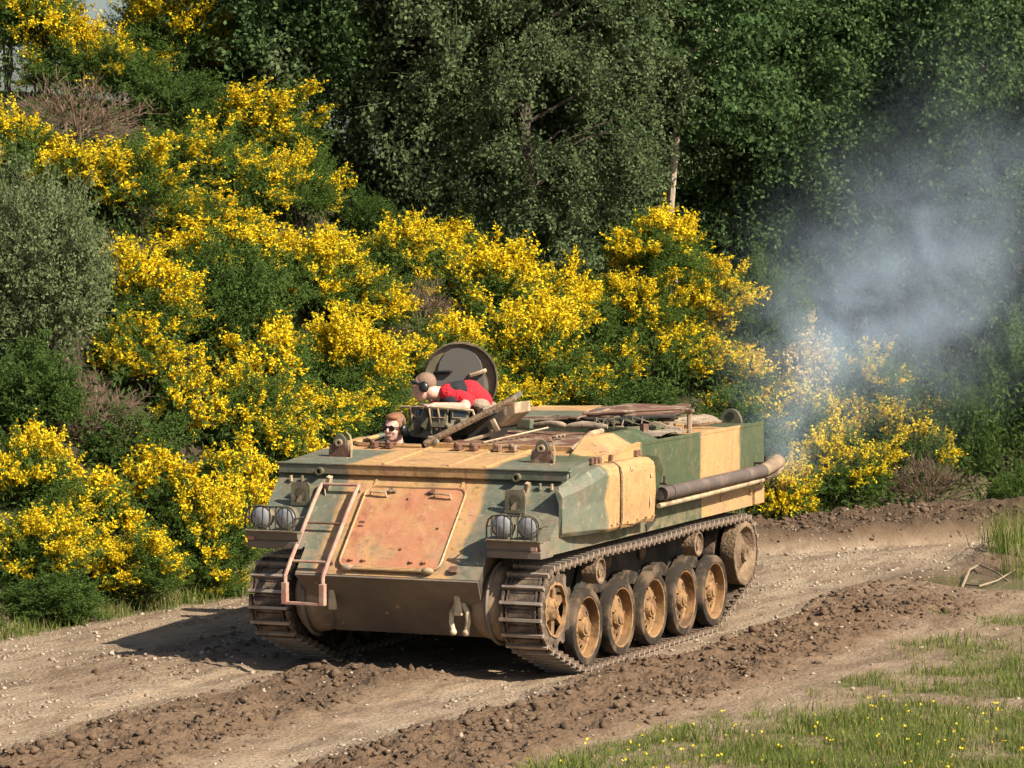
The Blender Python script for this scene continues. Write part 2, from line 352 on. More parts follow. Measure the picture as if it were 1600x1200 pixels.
c = g.mix(kc, c, mud); soil = g.mix(g.noise(9, 6, .7), (.075, .070, .030), (.15, .135, .060)); c = g.mix(kg*g.noise(5, 6, .7).ss(.30, .52), c, soil)
dp = g.xyz(g.attr('damp_shade'))[0]; c = g.mix(dp*.85, c, g.mix(g.noise(8, 3), (.045, .029, .017), (.095, .062, .037)))  # dark tint: painted shade on the berm, damp mud elsewhere
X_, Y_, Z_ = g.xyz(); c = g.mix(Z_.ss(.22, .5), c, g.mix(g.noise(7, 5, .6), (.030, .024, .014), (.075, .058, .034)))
hh = g.noise(28, 3.5, .7)*.6+g.vor(26)*.35
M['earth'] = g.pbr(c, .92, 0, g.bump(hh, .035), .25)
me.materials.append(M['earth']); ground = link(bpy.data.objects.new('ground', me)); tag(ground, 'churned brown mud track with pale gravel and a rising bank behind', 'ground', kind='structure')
# loose clods and stones
def ico(sub=1):
    bm = bmesh.new(); bmesh.ops.create_icosphere(bm, subdivisions=sub, radius=1); v = np.array([x.co for x in bm.verts]); f = np.array([[a.index for a in q.verts] for q in bm.faces]); bm.free(); return v, f
IV, IF = ico(1)
def scatter_lumps(name, X, Y, Rr, mat, g, flat=.65, sink=.25, rough=.28, mat_i=None):
    n = len(X); jit = 1+rough*g.normal(size=(n, len(IV), 1)); sc = np.stack([g.uniform(.7, 1.35, n), g.uniform(.7, 1.35, n), g.uniform(.45, .95, n)*flat/.65], 1)
    a = g.uniform(0, 6.28, n); ca, sa = np.cos(a), np.sin(a); Q = IV[None]*jit*sc[:, None, :]*Rr[:, None, None]
    Q = np.stack([Q[..., 0]*ca[:, None]-Q[..., 1]*sa[:, None], Q[..., 0]*sa[:, None]+Q[..., 1]*ca[:, None], Q[..., 2]], -1)
    Z = height(X, Y)+Rr*sink; Q += np.stack([X, Y, Z], -1)[:, None, :]
    me = bpy.data.meshes.new(name); nv = n*len(IV); Fq = (IF[None]+(np.arange(n)*len(IV))[:, None, None]).reshape(-1, 3); nf = len(Fq)
    me.vertices.add(nv); me.loops.add(3*nf); me.polygons.add(nf); me.vertices.foreach_set('co', Q.astype(np.float32).ravel()); me.loops.foreach_set('vertex_index', Fq.astype(np.int32).ravel())
    me.polygons.foreach_set('loop_start', np.arange(0, 3*nf, 3, dtype=np.int32)); me.polygons.foreach_set('loop_total', np.full(nf, 3, dtype=np.int32)); me.update(); me.materials.append(mat)
    return link(bpy.data.objects.new(name, me))
g = G('clod'); c = g.mix(g.rand(), (.075, .048, .029), (.185, .125, .080)); c = g.mix(g.noise(14, 6, .7), c, (.14, .094, .060)); M['clod'] = g.pbr(c, .95, 0, g.bump(g.noise(60, 5, .7), .012), .2)
g = G('stone'); c = g.mix(g.rand(), (.20, .15, .105), (.50, .43, .34)); c = g.mix(g.noise(25, 5), c, (.30, .235, .17)); M['stone'] = g.pbr(c, .85, 0, g.bump(g.noise(70, 4), .006), .3)
def pick(n, fn, g, x0=-5.5, x1=6.4, y0=-7, y1=13):
    X = g.uniform(x0, x1, n); Y = g.uniform(y0, y1, n); L, D = LD(X, Y); k = (np.abs(L) < D*.152) & (D > 20.5); X, Y = X[k], Y[k]
    k = g.random(len(X)) < fn(X, Y); X, Y = X[k], Y[k]; under = (np.abs(X) < 1.30) & (np.abs(X) > .85) & (Y > -.9) & (Y < 4.1); return X[~under], Y[~under]
g5 = np.random.default_rng(51)
X, Y = pick(210000, lambda x, y: masks(x, y)[0]**1.5*.42*(.25+.9*(fbm(x*3, y*3, 2) > .5)), g5)
tag(scatter_lumps('mud_clods', X, Y, np.clip(g5.lognormal(math.log(.014), .5, len(X)), .005, .048), M['clod'], g5, rough=.36, sink=.05), 'loose brown clods of churned mud along the track ruts', 'mud', kind='stuff')
X, Y = pick(75000, lambda x, y: (.05+.35*masks(x, y)[3]*(fbm(x*1.5, y*1.5, 3) > .47))*(LD(x, y)[1] < verge_D(LD(x, y)[0])+.2), g5)
tag(scatter_lumps('gravel', X, Y, np.clip(g5.lognormal(math.log(.0085), .45, len(X)), .004, .034), M['stone'], g5), 'pale loose gravel and pebbles strewn over the dirt track', 'gravel', kind='stuff')
# puddle with branches lying in it
t = np.linspace(0, 2*math.pi, 40, endpoint=False); P = [(PUD[0]+1.0*math.cos(a)*(1+.12*math.sin(3*a)), PUD[1]+.8*math.sin(a)*(1+.1*math.cos(2*a))) for a in t]
g = G('puddle_water'); M['water'] = g.pbr(g.mix(g.noise(3, 4), (.10, .085, .05), (.17, .145, .09)), .12, 0, g.bump(g.noise(9, 2), .004), .5)
pd = MB(); pd.add([(x, y, -.012) for x, y in P], [tuple(range(40))]); tag(pd.build('puddle', M['water']), 'shallow murky puddle at the edge of the track', 'puddle', kind='structure')
def stick(lab, pts, r, mat='twig_pale'):
    o = MB().tube(pts, np.linspace(r, r*.5, len(pts)), 6).build('fallen_branch', M[mat]); tag(o, lab, 'branch', 'branches lying in the puddle'); return o
def gpt(px, py, dz=0):
    d = fw+rt*(px-800)/FPX+up*(600-py)/FPX; k = (-CAM[2])/d[2]; p_ = CAM+k*d; return (p_[0], p_[1], dz)
stick('pale bent branch arching over the puddle', [gpt(1503, 918, .0), gpt(1515, 898, .05), gpt(1530, 893, .07), gpt(1560, 900, .03), gpt(1578, 908, -.02)], .014)
stick('pale straight branch lying along the near edge of the puddle', [gpt(1503, 913, .0), gpt(1530, 919, .02), gpt(1558, 912, .03), gpt(1590, 891, .02)], .012)
# grass: tufts of single blades
def blades(name, X, Y, Hh, W, mat, g, lean=.45):
    n = len(X); P = np.stack([X, Y, height(X, Y)-.01], -1); a = g.uniform(0, 6.28, n); d = nrm(np.stack([np.cos(a)*lean*g.random(n), np.sin(a)*lean*g.random(n), np.ones(n)], -1))
    b = g.uniform(0, 6.28, n); s = np.stack([np.cos(b), np.sin(b), 0*b], -1)*W[:, None]/2; tip = P+d*Hh[:, None]; mid = P+d*Hh[:, None]*.5+np.array([0, 0, .0]); tip = tip+np.stack([np.cos(a), np.sin(a), -.3+0*a], -1)*(Hh*.25*g.random(n))[:, None]
    Vq = np.stack([P-s, P+s, mid+s*.7, mid-s*.7], 1); V2 = np.stack([mid-s*.7, mid+s*.7, tip+s*.05, tip-s*.05], 1)
    me = quads(name, np.concatenate([Vq, V2]), mat); return link(bpy.data.objects.new(name, me))
g = G('grass_blade'); c = g.mix(g.rand(), (.085, .135, .03), (.235, .275, .07)); c = g.mix(g.rand().ss(.82, .88), c, (.34, .27, .13)); M['grass'] = g.leaf(c, .35)
g6 = np.random.default_rng(61)
def tufts(n, fn, spread, per, x0, x1, y0, y1):
    X, Y = pick(n, fn, g6, x0, x1, y0, y1); m = len(X); X = np.repeat(X, per)+g6.normal(size=m*per)*spread; Y = np.repeat(Y, per)+g6.normal(size=m*per)*spread; return X, Y
gx1, gy1 = tufts(30000, lambda x, y: np.clip(masks(x, y)[2], 0, 1)*(x > 1.8)*(y < 9)*(.5+.5*sstep(-.5, -3, y-0*x)), .035, 9, 1.8, 6.4, -6, 9)
hh = g6.uniform(.015, .10, len(gx1))*(.6+1.0*fbm(gx1*2, gy1*2, 2)**2*2)
tag(blades('meadow_grass', gx1, gy1, hh, g6.uniform(.004, .009, len(gx1)), M['grass'], g6), 'thin sunlit grass growing through the mud beside the track', 'grass', kind='stuff')
def vg(x, y):
    L, D = LD(x, y); q = D-verge_D(L); return band(q, -.35, 1.2, .2)*(1-.6*sstep(1.0, 3, L))*(1-masks(x, y)[4])
gx2, gy2 = tufts(16000, vg, .04, 8, -6, 3, -4, 13.5)
tag(blades('verge_grass', gx2, gy2, g6.uniform(.06, .20, len(gx2)), g6.uniform(.005, .011, len(gx2)), M['grass'], g6), 'longer green grass along the foot of the broom bushes', 'grass', kind='stuff')
# tall single weeds at the right of the frame and by the berm
gx3, gy3 = tufts(260, lambda x, y: (LD(x, y)[0] > 4.9)*1.0, .07, 22, 1.5, 5.5, 8, 13)
tag(blades('tall_weeds', gx3, gy3, g6.uniform(.12, .55, len(gx3)), g6.uniform(.006, .013, len(gx3)), M['grass'], g6, .3), 'tall pale green weeds beside the puddle and the berm', 'weeds', kind='stuff')
gx4, gy4 = pick(900, lambda x, y: (x > 2.6)*(y < -.8)*(masks(x, y)[2] > .3)*.35, g6, 2.5, 6, -5, 0)
P = np.stack([gx4, gy4, height(gx4, gy4)+g6.uniform(.05, .10, len(gx4))], -1); n = len(P)
fq = leafq(P, nrm(g6.normal(size=(n, 3))*[1, 1, .3]), .020, .020, g6); fq = np.concatenate([fq, leafq(P, nrm(g6.normal(size=(n, 3))*[1, 1, .3]), -.018, .018, g6)])
gy_ = G('buttercup'); M['buttercup'] = gy_.leaf((.80, .62, .04), .3)
tag(link(bpy.data.objects.new('wildflowers', quads('wildflowers', fq, M['buttercup']))), 'tiny yellow wildflowers dotted in the near grass', 'wildflowers', kind='stuff')
# ------------------------------------------------------------------ the tracked carrier
V = empty('armoured_carrier'); tag(V, 'tracked armoured carrier in worn green and tan camouflage on the mud track', 'military vehicle')
CP, CR = M['camo_paint'], M['camo_rusty']
GY0, GZ0, GY1, GZ1 = -.36, 1.54, -1.04, .815          # glacis top and bottom lines
gd = nrm([0, GY1-GY0, GZ1-GZ0]); gn = nrm(np.cross(gd, [1, 0, 0])); gn = gn if gn[1] < 0 else -gn
GL = math.hypot(GY1-GY0, GZ1-GZ0)
def gp(x, t, h=0):
    """point on the glacis: t 0 top .. 1 nose line, h off the plate"""
    return np.array([x, GY0, GZ0])+gd*GL*t+gn*h
gang = math.atan2(gd[2], gd[1])                        # pitch of the glacis direction
def gbox(mb, x, t, h, sx, st, sh, m=0):
    R3 = np.stack([np.array([1., 0, 0]), gd, gn], 1); P = gp(x, t, h)
    b = MB().box((0, 0, 0), (sx, st, sh)); mb.add(np.array(b.v) @ R3.T+P, b.f, m)
def zroof(y): return 1.616+(1.735-1.616)*min(max((y+.38)/1.41, 0), 1)
# hull: sides, rear, floor, glacis; roof is made of plates round the driver's opening
h = MB(); hw = 1.27
side = [(4.02, 1.03), (4.02, 1.735), (1.03, 1.735), (-.38, 1.616), (GY0, GZ0), (-.867, 1.0)]
for s in (-1, 1): h.add([(s*hw, y, z) for y, z in side], [tuple(range(6))])
h.add([(-hw, 4.02, 1.03), (hw, 4.02, 1.03), (hw, 4.02, 1.735), (-hw, 4.02, 1.735)], [(0, 1, 2, 3)])
h.add([(-hw, 4.02, 1.03), (hw, 4.02, 1.03), (hw, -.867, 1.0), (-hw, -.867, 1.0)], [(0, 1, 2, 3)])
h.add([(-hw, -.867, 1.0), (hw, -.867, 1.0), (hw, GY0, GZ0), (-hw, GY0, GZ0)], [(0, 1, 2, 3)])
h.add([(-hw, -.38, 1.616), (hw, -.38, 1.616), (hw, GY0, GZ0), (-hw, GY0, GZ0)], [(0, 1, 2, 3)])
xs = [-hw, -1.10, -.44, hw]; ys = [-.38, .60, 1.03, 1.42, 4.02]
for i in range(3):
    for j in range(4):
        if i == 1 and j in (1, 2): continue
        h.add([(xs[i], ys[j], zroof(ys[j])), (xs[i+1], ys[j], zroof(ys[j])), (xs[i+1], ys[j+1], zroof(ys[j+1])), (xs[i], ys[j+1], zroof(ys[j+1]))], [(0, 1, 2, 3)])
h.build('hull', CP, V)
lo = MB(); pl = [(-.867, 1.0), (GY1, GZ1), (-.585, .335), (3.7, .335), (4.0, .75), (4.0, 1.02)]
A = [(-.79, y, z) if z > .4 else (-.66 if y < 0 else -.80, y, z) for y, z in pl]; B = [(-a, b, c) for a, b, c in A]
lo.add(A+B, [tuple(range(6)), tuple(range(6, 12))[::-1]]+[(i, (i+1) % 6, 6+(i+1) % 6, 6+i) for i in range(6)], 0)
lo.m[-6] = 1
lo.build('lower_hull', [M['dark_hull'], CP], V)
n = MB(); A = [(-.79, GY1, GZ1), (.79, GY1, GZ1), (.66, -.585, .335), (-.66, -.585, .335)]; nn = nrm([0, -.725, -.68])
n.add(np.array(A)+nn*.004, [(0, 1, 2, 3)]); n.add(np.array(A)+nn*.022, [(0, 1, 2, 3)])
for i in range(4): n.add([np.array(A[i])+nn*.004, np.array(A[(i+1) % 4])+nn*.004, np.array(A[(i+1) % 4])+nn*.022, np.array(A[i])+nn*.022], [(0, 1, 2, 3)])
n.build('nose_plate', M['nose_brown'], V, .004)
# interior well under the driver's opening
i_ = MB(); i_.add([(-1.10, .60, 1.69), (-.44, .60, 1.69), (-.44, 1.42, 1.73), (-1.10, 1.42, 1.73), (-1.10, .60, 1.05), (-.44, .60, 1.05), (-.44, 1.42, 1.05), (-1.10, 1.42, 1.05)],
    [(0, 1, 5, 4), (1, 2, 6, 5), (2, 3, 7, 6), (3, 0, 4, 7), (4, 5, 6, 7)]); i_.build('driver_well', M['dark_interior'], V)
# rim round the driver's opening, rounded at the corner
rp = [(-.46, .58), (-1.02, .58), (-1.11, .66), (-1.12, 1.2), (-1.02, 1.40), (-.84, 1.45), (-.46, 1.45)]
MB().tube([(x, y, zroof(y)+.012) for x, y in rp], .022, 6).build('hatch_rim', CP, V)
# front beam at the head of the glacis
MB().box((0, -.393, 1.578), (2.53, .03, .072)).build('front_beam', CP, V, .006)
MB().box((0, -.386, 1.622), (2.56, .06, .014)).build('beam_cap', CP, V, .004)
# roof front band: strips, hinges, lifting brackets
for x in (-.37, .20, .52):
    MB().box((x, .12, zroof(.12)+.008), (.03, .9, .016), rot=(math.atan2(.119, 1.41), 0, 0)).build('weld_strip', CP, V, .003)
for x in (-.02, .33, -.78):
    hm = MB(); z = zroof(.5)
    for dx in (-.07, .07): hm.box((x+dx, .50, z+.03), (.05, .09, .05)); hm.ball((x+dx, .46, z+.055), .02, n=8)
    hm.tube([(x-.11, .54, z+.04), (x+.11, .54, z+.04)], .014, 6); hm.build('hinge', M['brown_rust'], V, .004)
for x, y in ((-.93, .02), (.86, .02)):
    z = zroof(y); b = MB(); b.prism([(x-.10, z-.01), (x+.10, z-.01), (x+.085, z+.10), (x-.085, z+.10)], y-.012, y+.012, 1)
    br = b.build('lifting_bracket', M['brown_rust'], V, .004)
    MB().prism([(x+.06*math.cos(t), z+.10+.085*math.sin(t)) for t in np.linspace(0, math.pi, 9)], y-.005, y+.035, 1).build('eye_plate', M['drab_paint'], br, .003)
    MB().lathe([(-.012, .030), (.012, .030), (.012, .016), (-.012, .016), (-.012, .030)], (x, y-.016, z+.115), 1, 12).build('eye_ring', M['cream_paint'], br)
    MB().tube([(x+.05, y+.02, z+.20), (x+.09, y+.01, z+.17), (x+.11, y, z+.10), (x+.115, y-.02, z-.005), (x+.10, y-.08, z-.008)], .007, 5).build('strap', M['cream_paint'], br)
# --- glacis access hatch: raised plate with rounded corners, rim, handles, hinges, bolts
def rrect(x0, x1, t0, t1, r, n=5):
    o = []
    for cx, ct, a in ((x1-r, t0+r, -90), (x1-r, t1-r, 0), (x0+r, t1-r, 90), (x0+r, t0+r, 180)):
        for k in range(n+1):
            t = R(a+90*k/n); o.append((cx+r*math.cos(t), ct+r*math.sin(t)))
    return o
def gplate(poly, h0, h1, name, mat, parent, bev=.004):
    m_ = MB(); k = len(poly); Vv = [gp(x, t/GL, h0) for x, t in poly]+[gp(x, t/GL, h1) for x, t in poly]
    m_.add(Vv, [tuple(range(k, 2*k)), tuple(range(k))[::-1]]+[(i, (i+1) % k, k+(i+1) % k, k+i) for i in range(k)]); return m_.build(name, mat, parent, bev)
gh = gplate(rrect(-.43, .43, .13, .925, .07), .003, .022, 'engine_hatch', CR, V, .006)
rim = [gp(x, t/GL, .022) for x, t in rrect(-.435, .435, .125, .93, .075)]; MB().tube(rim+[rim[0]], .011, 6, cap=False).build('hatch_seam', CP, gh)
for x in (-.31, .25):
    hd = MB(); P = [gp(x-.07, .215, .022), gp(x-.07, .205, .055), gp(x+.07, .215, .055), gp(x+.075, .235, .022)]; hd.tube(P, .009, 6); hd.build('handle', M['cream_paint'], gh)
    c_ = MB(); c_.tube([gp(x+(.10 if x < 0 else -.10), .175, .02), gp(x+(.10 if x < 0 else -.10), .175, .045)], .022, 8); c_.tube([gp(x+(.135 if x < 0 else -.135), .18, .02), gp(x+(.135 if x < 0 else -.135), .18, .04)], .012, 8); c_.build('latch', M['brown_rust'], gh)
for x in (-.33, -.22, .19, .30):
    MB().tube([gp(x, .865, .02), gp(x, .865, .042)], .019, 8).build('bolt', CR, gh)
for x, t in ((.30, .53), (-.05, .25), (.05, .75)): MB().tube([gp(x, t, .018), gp(x, t, .027)], .010, 8).build('bolt', M['dark_interior'], gh)
hb = MB(); hb.tube([gp(-.31, .955, .026), gp(.33, .955, .026)], .014, 8); hb.build('hinge_bar', CP, gh)
for x in (-.345, .345): MB().ball(gp(x, .945, .02), (.055, .035, .03)).build('hinge_lug', M['cream_paint'], gh)
nb = MB()
for k, t in enumerate((.49, .53)): gbox(nb, -.365, t, .026, .045, .012, .006)
nb.build('stencil_plate', M['brown_rust'], gh)
for x in (-.39, .37): 
    s_ = MB(); gbox(s_, x, .06, .006, .02, .095, .008); s_.build('weld_strip', CP, V)
gplate(rrect(.52, .60, .885, .945, .02, 3), 0, .03, 'step_lug', M['brown_rust'], V)
# --- ladder over the glacis and the nose
L = empty('ladder', parent=V)
top = .035
for x in (-.83, -.50):
    P = [gp(x, .145, top+.02), gp(x, .35, top+.03), gp(x, .925, top+.03), (x, -1.135, .80), (x, -1.14, .60)]
    MB().tube(P, .017, 8).build('rail', M['ladder_paint'], L)
    MB().box((x, -1.14, .66), (.046, .05, .17)).build('rail_foot', M['ladder_paint'], L, .004)
    for t in (.17, .90): MB().tube([gp(x, t, .0), gp(x, t, top+.02)], .012, 6).build('standoff', M['brown_rust'], L)
for t in (.15, .545, .93): MB().tube([gp(-.83, t, top+.022), gp(-.50, t, top+.022)], .010 if t == .545 else .013, 6).build('rung', M['brown_rust'] if t == .545 else M['ladder_paint'], L)
MB().box((-.665, -1.14, .585), (.36, .045, .022)).build('rung', M['ladder_paint'], L, .003)
# --- towing shackles on the nose
def npnt(x, t, h=.022): return np.array([x, GY1+t*.455, GZ1-t*.48])+nn*h
for x in (.555, -.53):
    sh = MB(); P0 = npnt(x, .32); 
    sh.prism([(-.035, -.10), (.035, -.10), (.022, .06), (.006, .12), (-.006, .12), (-.022, .06)], -.014, .014, 1)
    sh.xf(Matrix.Translation(Vector(npnt(x, .34, .045))) @ Matrix.Rotation(R(8), 4, 'X'))
    so_ = sh.build('tow_lug', M['shackle_paint'], V, .006)
    if x < 0: continue
    c = npnt(x, .52, .075); U = [(-.035, .09), (-.066, .03), (-.072, -.05), (-.055, -.12)]
    pts = [c+np.array([a, -.02, b]) for a, b in reversed(U)]+[c+np.array([0, -.02, .105])]+[c+np.array([-a, -.02, b]) for a, b in U]
    s2 = MB(); s2.tube(pts, .021, 8); s2.build('shackle', M['shackle_paint'], so_)
    for q in (-.055, .055): MB().ball(c+np.array([q, -.02, -.125]), .030, n=10).build('shackle_end', M['shackle_paint'], so_)
# --- headlight clusters
for s in (-1, 1):
    sh = MB(); sh.prism([(-.96, 1.112), (-.945, 1.058), (-.93, 1.048), (-.945, 1.038), (-.94, .985), (-.70, .985), (-.66, 1.112)], s*.815, s*1.268, 0); shelf = sh.build('lamp_shelf', M['nose_brown'], V, .005)
    MB().box((s*1.04, -.93, 1.118), (.47, .08, .012)).build('shelf_lip', M['drab_paint'], shelf, .003)
    cap = MB(); cap.box((s*1.22, -.965, 1.065), (.05, .012, .03)); cap.build('reflector_tab', M['ladder_paint'], shelf)
    for k, x in enumerate((.935, 1.155)):
        c = np.array([s*x, -.90, 1.228])
        b = MB(); b.lathe([(.13, .0), (.13, .03), (.10, .065), (.03, .092), (-.01, .096), (-.022, .094), (-.022, .084), (.0, .082)], c, 1, 24); lamp = b.build('headlight', M['drab_paint'], V)
        MB().lathe([(-.006, .083), (.004, .06), (.010, .03), (.012, .002)], c, 1, 24).build('reflector', M['reflector'], lamp)
        MB().lathe([(-.014, .085), (-.030, .074), (-.040, .045), (-.044, .001)], c, 1, 24).build('lens', M['lens'], lamp)
        MB().box(c+np.array([0, .03, -.10]), (.03, .03, .06)).build('lamp_foot', M['drab_paint'], lamp)
    g_ = empty('lamp_guard', parent=V); x0, x1, z0 = .835, 1.26, 1.128
    out_ = [(x0, z0)]+[(x, 1.23+.092*math.sin(t)*1.0) for x, t in [(x0, 0), (x0+.015, .6), (x0+.05, 1.1), (x0+.11, 1.45), (x0+.21, 1.25), (x1-.11, 1.45), (x1-.05, 1.1), (x1-.015, .6), (x1, 0)]]+[(x1, z0)]
    MB().tube([(s*x, -.99, z) for x, z in out_], .007, 6).build('hoop', M['dark_hull'], g_)
    MB().tube([(s*x0, -.99, z0), (s*x1, -.99, z0)], .010, 6).build('hoop_base', M['drab_paint'], g_)
    for x in (.88, .925, .985, 1.04, 1.10, 1.165, 1.215):
        zt = np.interp(x, [a for a, b in out_[1:-1]], [b for a, b in out_[1:-1]])
        MB().tube([(s*x, -.99, z0), (s*x, -1.0, z0+.06), (s*x, -.995, zt-.02), (s*x, -.985, zt)], .0062, 5).build('guard_bar', M['dark_hull'], g_)
    for x in (x0, x1): MB().tube([(s*x, -.99, 1.23), (s*x, -.80, 1.23)], .006, 5).build('guard_stay', M['dark_hull'], g_)
    # horn plate with an arched cut-out, standing above the lamps
    hp = MB(); cx = s*.90 if s > 0 else -.97; oc = [(cx-.085, 1.30), (cx-.085, 1.46), (cx-.07, 1.485), (cx+.07, 1.485), (cx+.085, 1.46), (cx+.085, 1.30)]
    arch = [(cx-.048, 1.325)]+[(cx-.048*math.cos(t), 1.395+.05*math.sin(t)) for t in np.linspace(0, math.pi, 9)]+[(cx+.048, 1.325)]
    nA = len(arch); Ya, Yb = -.60, -.585
    ring = [oc[0], oc[1], oc[1], oc[1], oc[2], oc[2], oc[3], oc[3], oc[4], oc[4], oc[5]]
    for yy in (Ya, Yb):
        hp.add([(x, yy, z) for x, z in ring]+[(x, yy, z) for x, z in arch], [(i, i+1, nA+i+1, nA+i) for i in range(nA-1)]+[(0, nA, 2*nA-1, nA-1)])
    hp.add([(x, Ya, z) for x, z in oc]+[(x, Yb, z) for x, z in oc], [(i, (i+1) % 6, 6+(i+1) % 6, 6+i) for i in range(6)])
    pl_ = hp.build('horn_plate', M['drab_paint'], V)
    MB().box((cx, -.50, 1.37), (.15, .12, .16)).build('plate_box', M['drab_paint'], pl_, .006)
    wb = MB(); wb.add([(cx+.0, -.592, 1.33), (cx-.035, -.592, 1.32), (cx-.04, -.592, 1.345), (cx+.012, -.592, 1.40), (cx+.035, -.592, 1.43), (cx+.04, -.592, 1.39)], [tuple(range(6))]); wb.build('horn_mouth', M['cream_paint'], pl_)
    rx = .84 if s > 0 else -.885
    MB().lathe([(-.03, .033), (-.03, .019), (.03, .019), (.03, .033), (-.03, .033)], (rx, -.42, 1.565), 1, 14).build('tube_socket', M['drab_paint'], V)
    cl = MB(); cl.box((rx+.10, -.47, 1.47), (.035, .05, .13), rot=(.2, .3, 0)); cl.tube([(rx+.08, -.50, 1.44), (rx+.11, -.52, 1.30), (rx+.11, -.53, 1.25)], .008, 5); cl.build('clip', M['cream_paint'], V, .003)
    for dx in (.26, .36): MB().box((s*(.78+dx), -.43, 1.50), (.014, .03, .05)).build('clip_tab', M['cream_paint'] if dx > .3 else M['drab_paint'], V, .002)
# --- final drive housings beside the nose
for s in (-1, 1):
    MB().lathe([(s*.60, .20), (s*.66, .27), (s*.72, .29), (s*.80, .30), (s*.86, .285), (s*.90, .24), (s*.92, .16)], (0, -.60, .60), 0, 36).build('final_drive', M['dusty_tan'], V)
    MB().lathe([(s*.775, .32), (s*.80, .335), (s*.815, .32), (s*.80, .29)], (0, -.60, .60), 0, 36).build('drive_flange', M['nose_brown'], V)
# --- inner hull sides, dampers
for s in (-1, 1):
    MB().box((s*.86, 1.6, .68), (.10, 4.5, .56)).build('suspension_beam', M['dark_hull'], V, .01)
    for y in (.12, .85, 1.55, 2.3, 2.95):
        MB().tube([(s*.95, y, .37), (s*.93, y+.30, .50)], .055, 8).build('suspension_arm', M['caked_mud'], V)
    for y in (.75, 1.2, 1.95): MB().ball((s*.93, y, .78), (.035, .06, .08), n=10).build('bump_stop', M['caked_mud'], V)
    for y0 in (2.95, .45): MB().tube([(s*.94, y0, .45), (s*.94, y0+.25, .90)], .05, 8).build('damper', M['dark_hull'], V)
# --- road wheels
def dish(mb, ax, r0_, r1_, nh, hr, bulge, m=0):
    """annulus with nh round holes; ax(r) gives the axial position"""
    for q in range(nh):
        V_ = []; K = 16
        for lev in range(2):
            for k in range(K):
                a = 2*math.pi*k/K+math.pi/K*0; ca, sa = math.cos(a), math.sin(a)
                if lev == 0: f = 1/max(abs(ca), abs(sa)); u_, v_ = ca*f, sa*f
                else: u_, v_ = ca*hr, sa*hr*.72
                rr = (r0_+r1_)/2+u_*(r1_-r0_)/2; th = (q+.5+v_/2)*2*math.pi/nh; V_.append((ax(rr), rr*math.cos(th), rr*math.sin(th)))
        mb.add(V_, [(k, (k+1) % K, K+(k+1) % K, K+k) for k in range(K)], m, False)
mW = MB(); axf = lambda r: -.060-.22*(r-.115)
mW.lathe([(.0, .243), (-.004, .232), (-.016, .231), (-.078, .236), (-.088, .222), (axf(.205), .205)], n=36)
dish(mW, axf, .115, .205, 6, .36, 0)
mW.lathe([(axf(.115), .115), (-.056, .105), (-.056, .08)], n=30); me_rim = mW.mesh('rim', M['wheel_ochre'])
mT = MB(); mT.lathe([(-.10, .245), (-.10, .295), (-.09, .305), (-.012, .305), (-.002, .298), (.0, .285), (.002, .250), (-.004, .243), (-.10, .243)], n=40)
mT.lathe([(-.335, .245), (-.335, .295), (-.325, .305), (-.235, .305), (-.225, .295), (-.225, .0)], n=40); mT.lathe([(-.10, .243), (-.10, .01)], n=24); me_ty = mT.mesh('tyre', M['tyre_rubber'])
mH = MB(); mH.lathe([(-.058, .082), (-.022, .076), (-.016, .070), (-.016, .052), (-.004, .050), (-.002, .040), (-.002, .001)], n=20, smooth=False)
for k in range(6): t = 2*math.pi*k/6; mH.tube([(-.03, .098*math.cos(t), .098*math.sin(t)), (-.018, .098*math.cos(t), .098*math.sin(t))], .009, 6)
me_hub = mH.mesh('hub', M['wheel_ochre'])
for s in (-1, 1):
    for k in range(5):
        wo = bpy.data.objects.new('road_wheel', me_ty); link(wo, V); wo.location = (s*1.265, .705*k, .365); wo.rotation_euler = (random.random()*6, 0, 0 if s > 0 else math.pi)
        for nm, me in (('rim', me_rim), ('hub', me_hub)): link(bpy.data.objects.new(nm, me), wo)
# return rollers, idlers, sprockets
mr = MB(); mr.lathe([(-.12, .08), (-.12, .105), (0, .105), (.004, .09), (-.02, .078), (-.03, .05), (0, .045), (.005, .001)], n=24); me_rr = mr.mesh('roller', M['caked_mud'])
mi = MB(); mi.lathe([(-.14, .20), (-.14, .275), (-.13, .28), (-.004, .28), (.0, .268), (0, .235), (-.012, .225), (-.06, .20), (-.075, .17), (-.06, .13), (-.03, .10), (-.02, .075), (.012, .07), (.016, .05), (.016, .001)], n=40); me_id = mi.mesh('idler', M['caked_mud'])
def lumpy(me, amp, seed, keep=0):
    g = np.random.default_rng(seed); co = np.zeros(len(me.vertices)*3); me.vertices.foreach_get('co', co); co = co.reshape(-1, 3)
    co += g.normal(size=co.shape)*amp; me.vertices.foreach_set('co', co.ravel()); me.update()
lumpy(me_id, .0022, 5); lumpy(me_rr, .001, 6)
mb_ = MB()
K = 13
prof = []
for k in range(K*4):
    t = 2*math.pi*k/(K*4); r = (.268, .268, .318, .318)[k % 4]; prof.append((r*math.cos(t), r*math.sin(t)))
inn = [(.205*math.cos(2*math.pi*k/(K*4)), .205*math.sin(2*math.pi*k/(K*4))) for k in range(K*4)]
nK = K*4
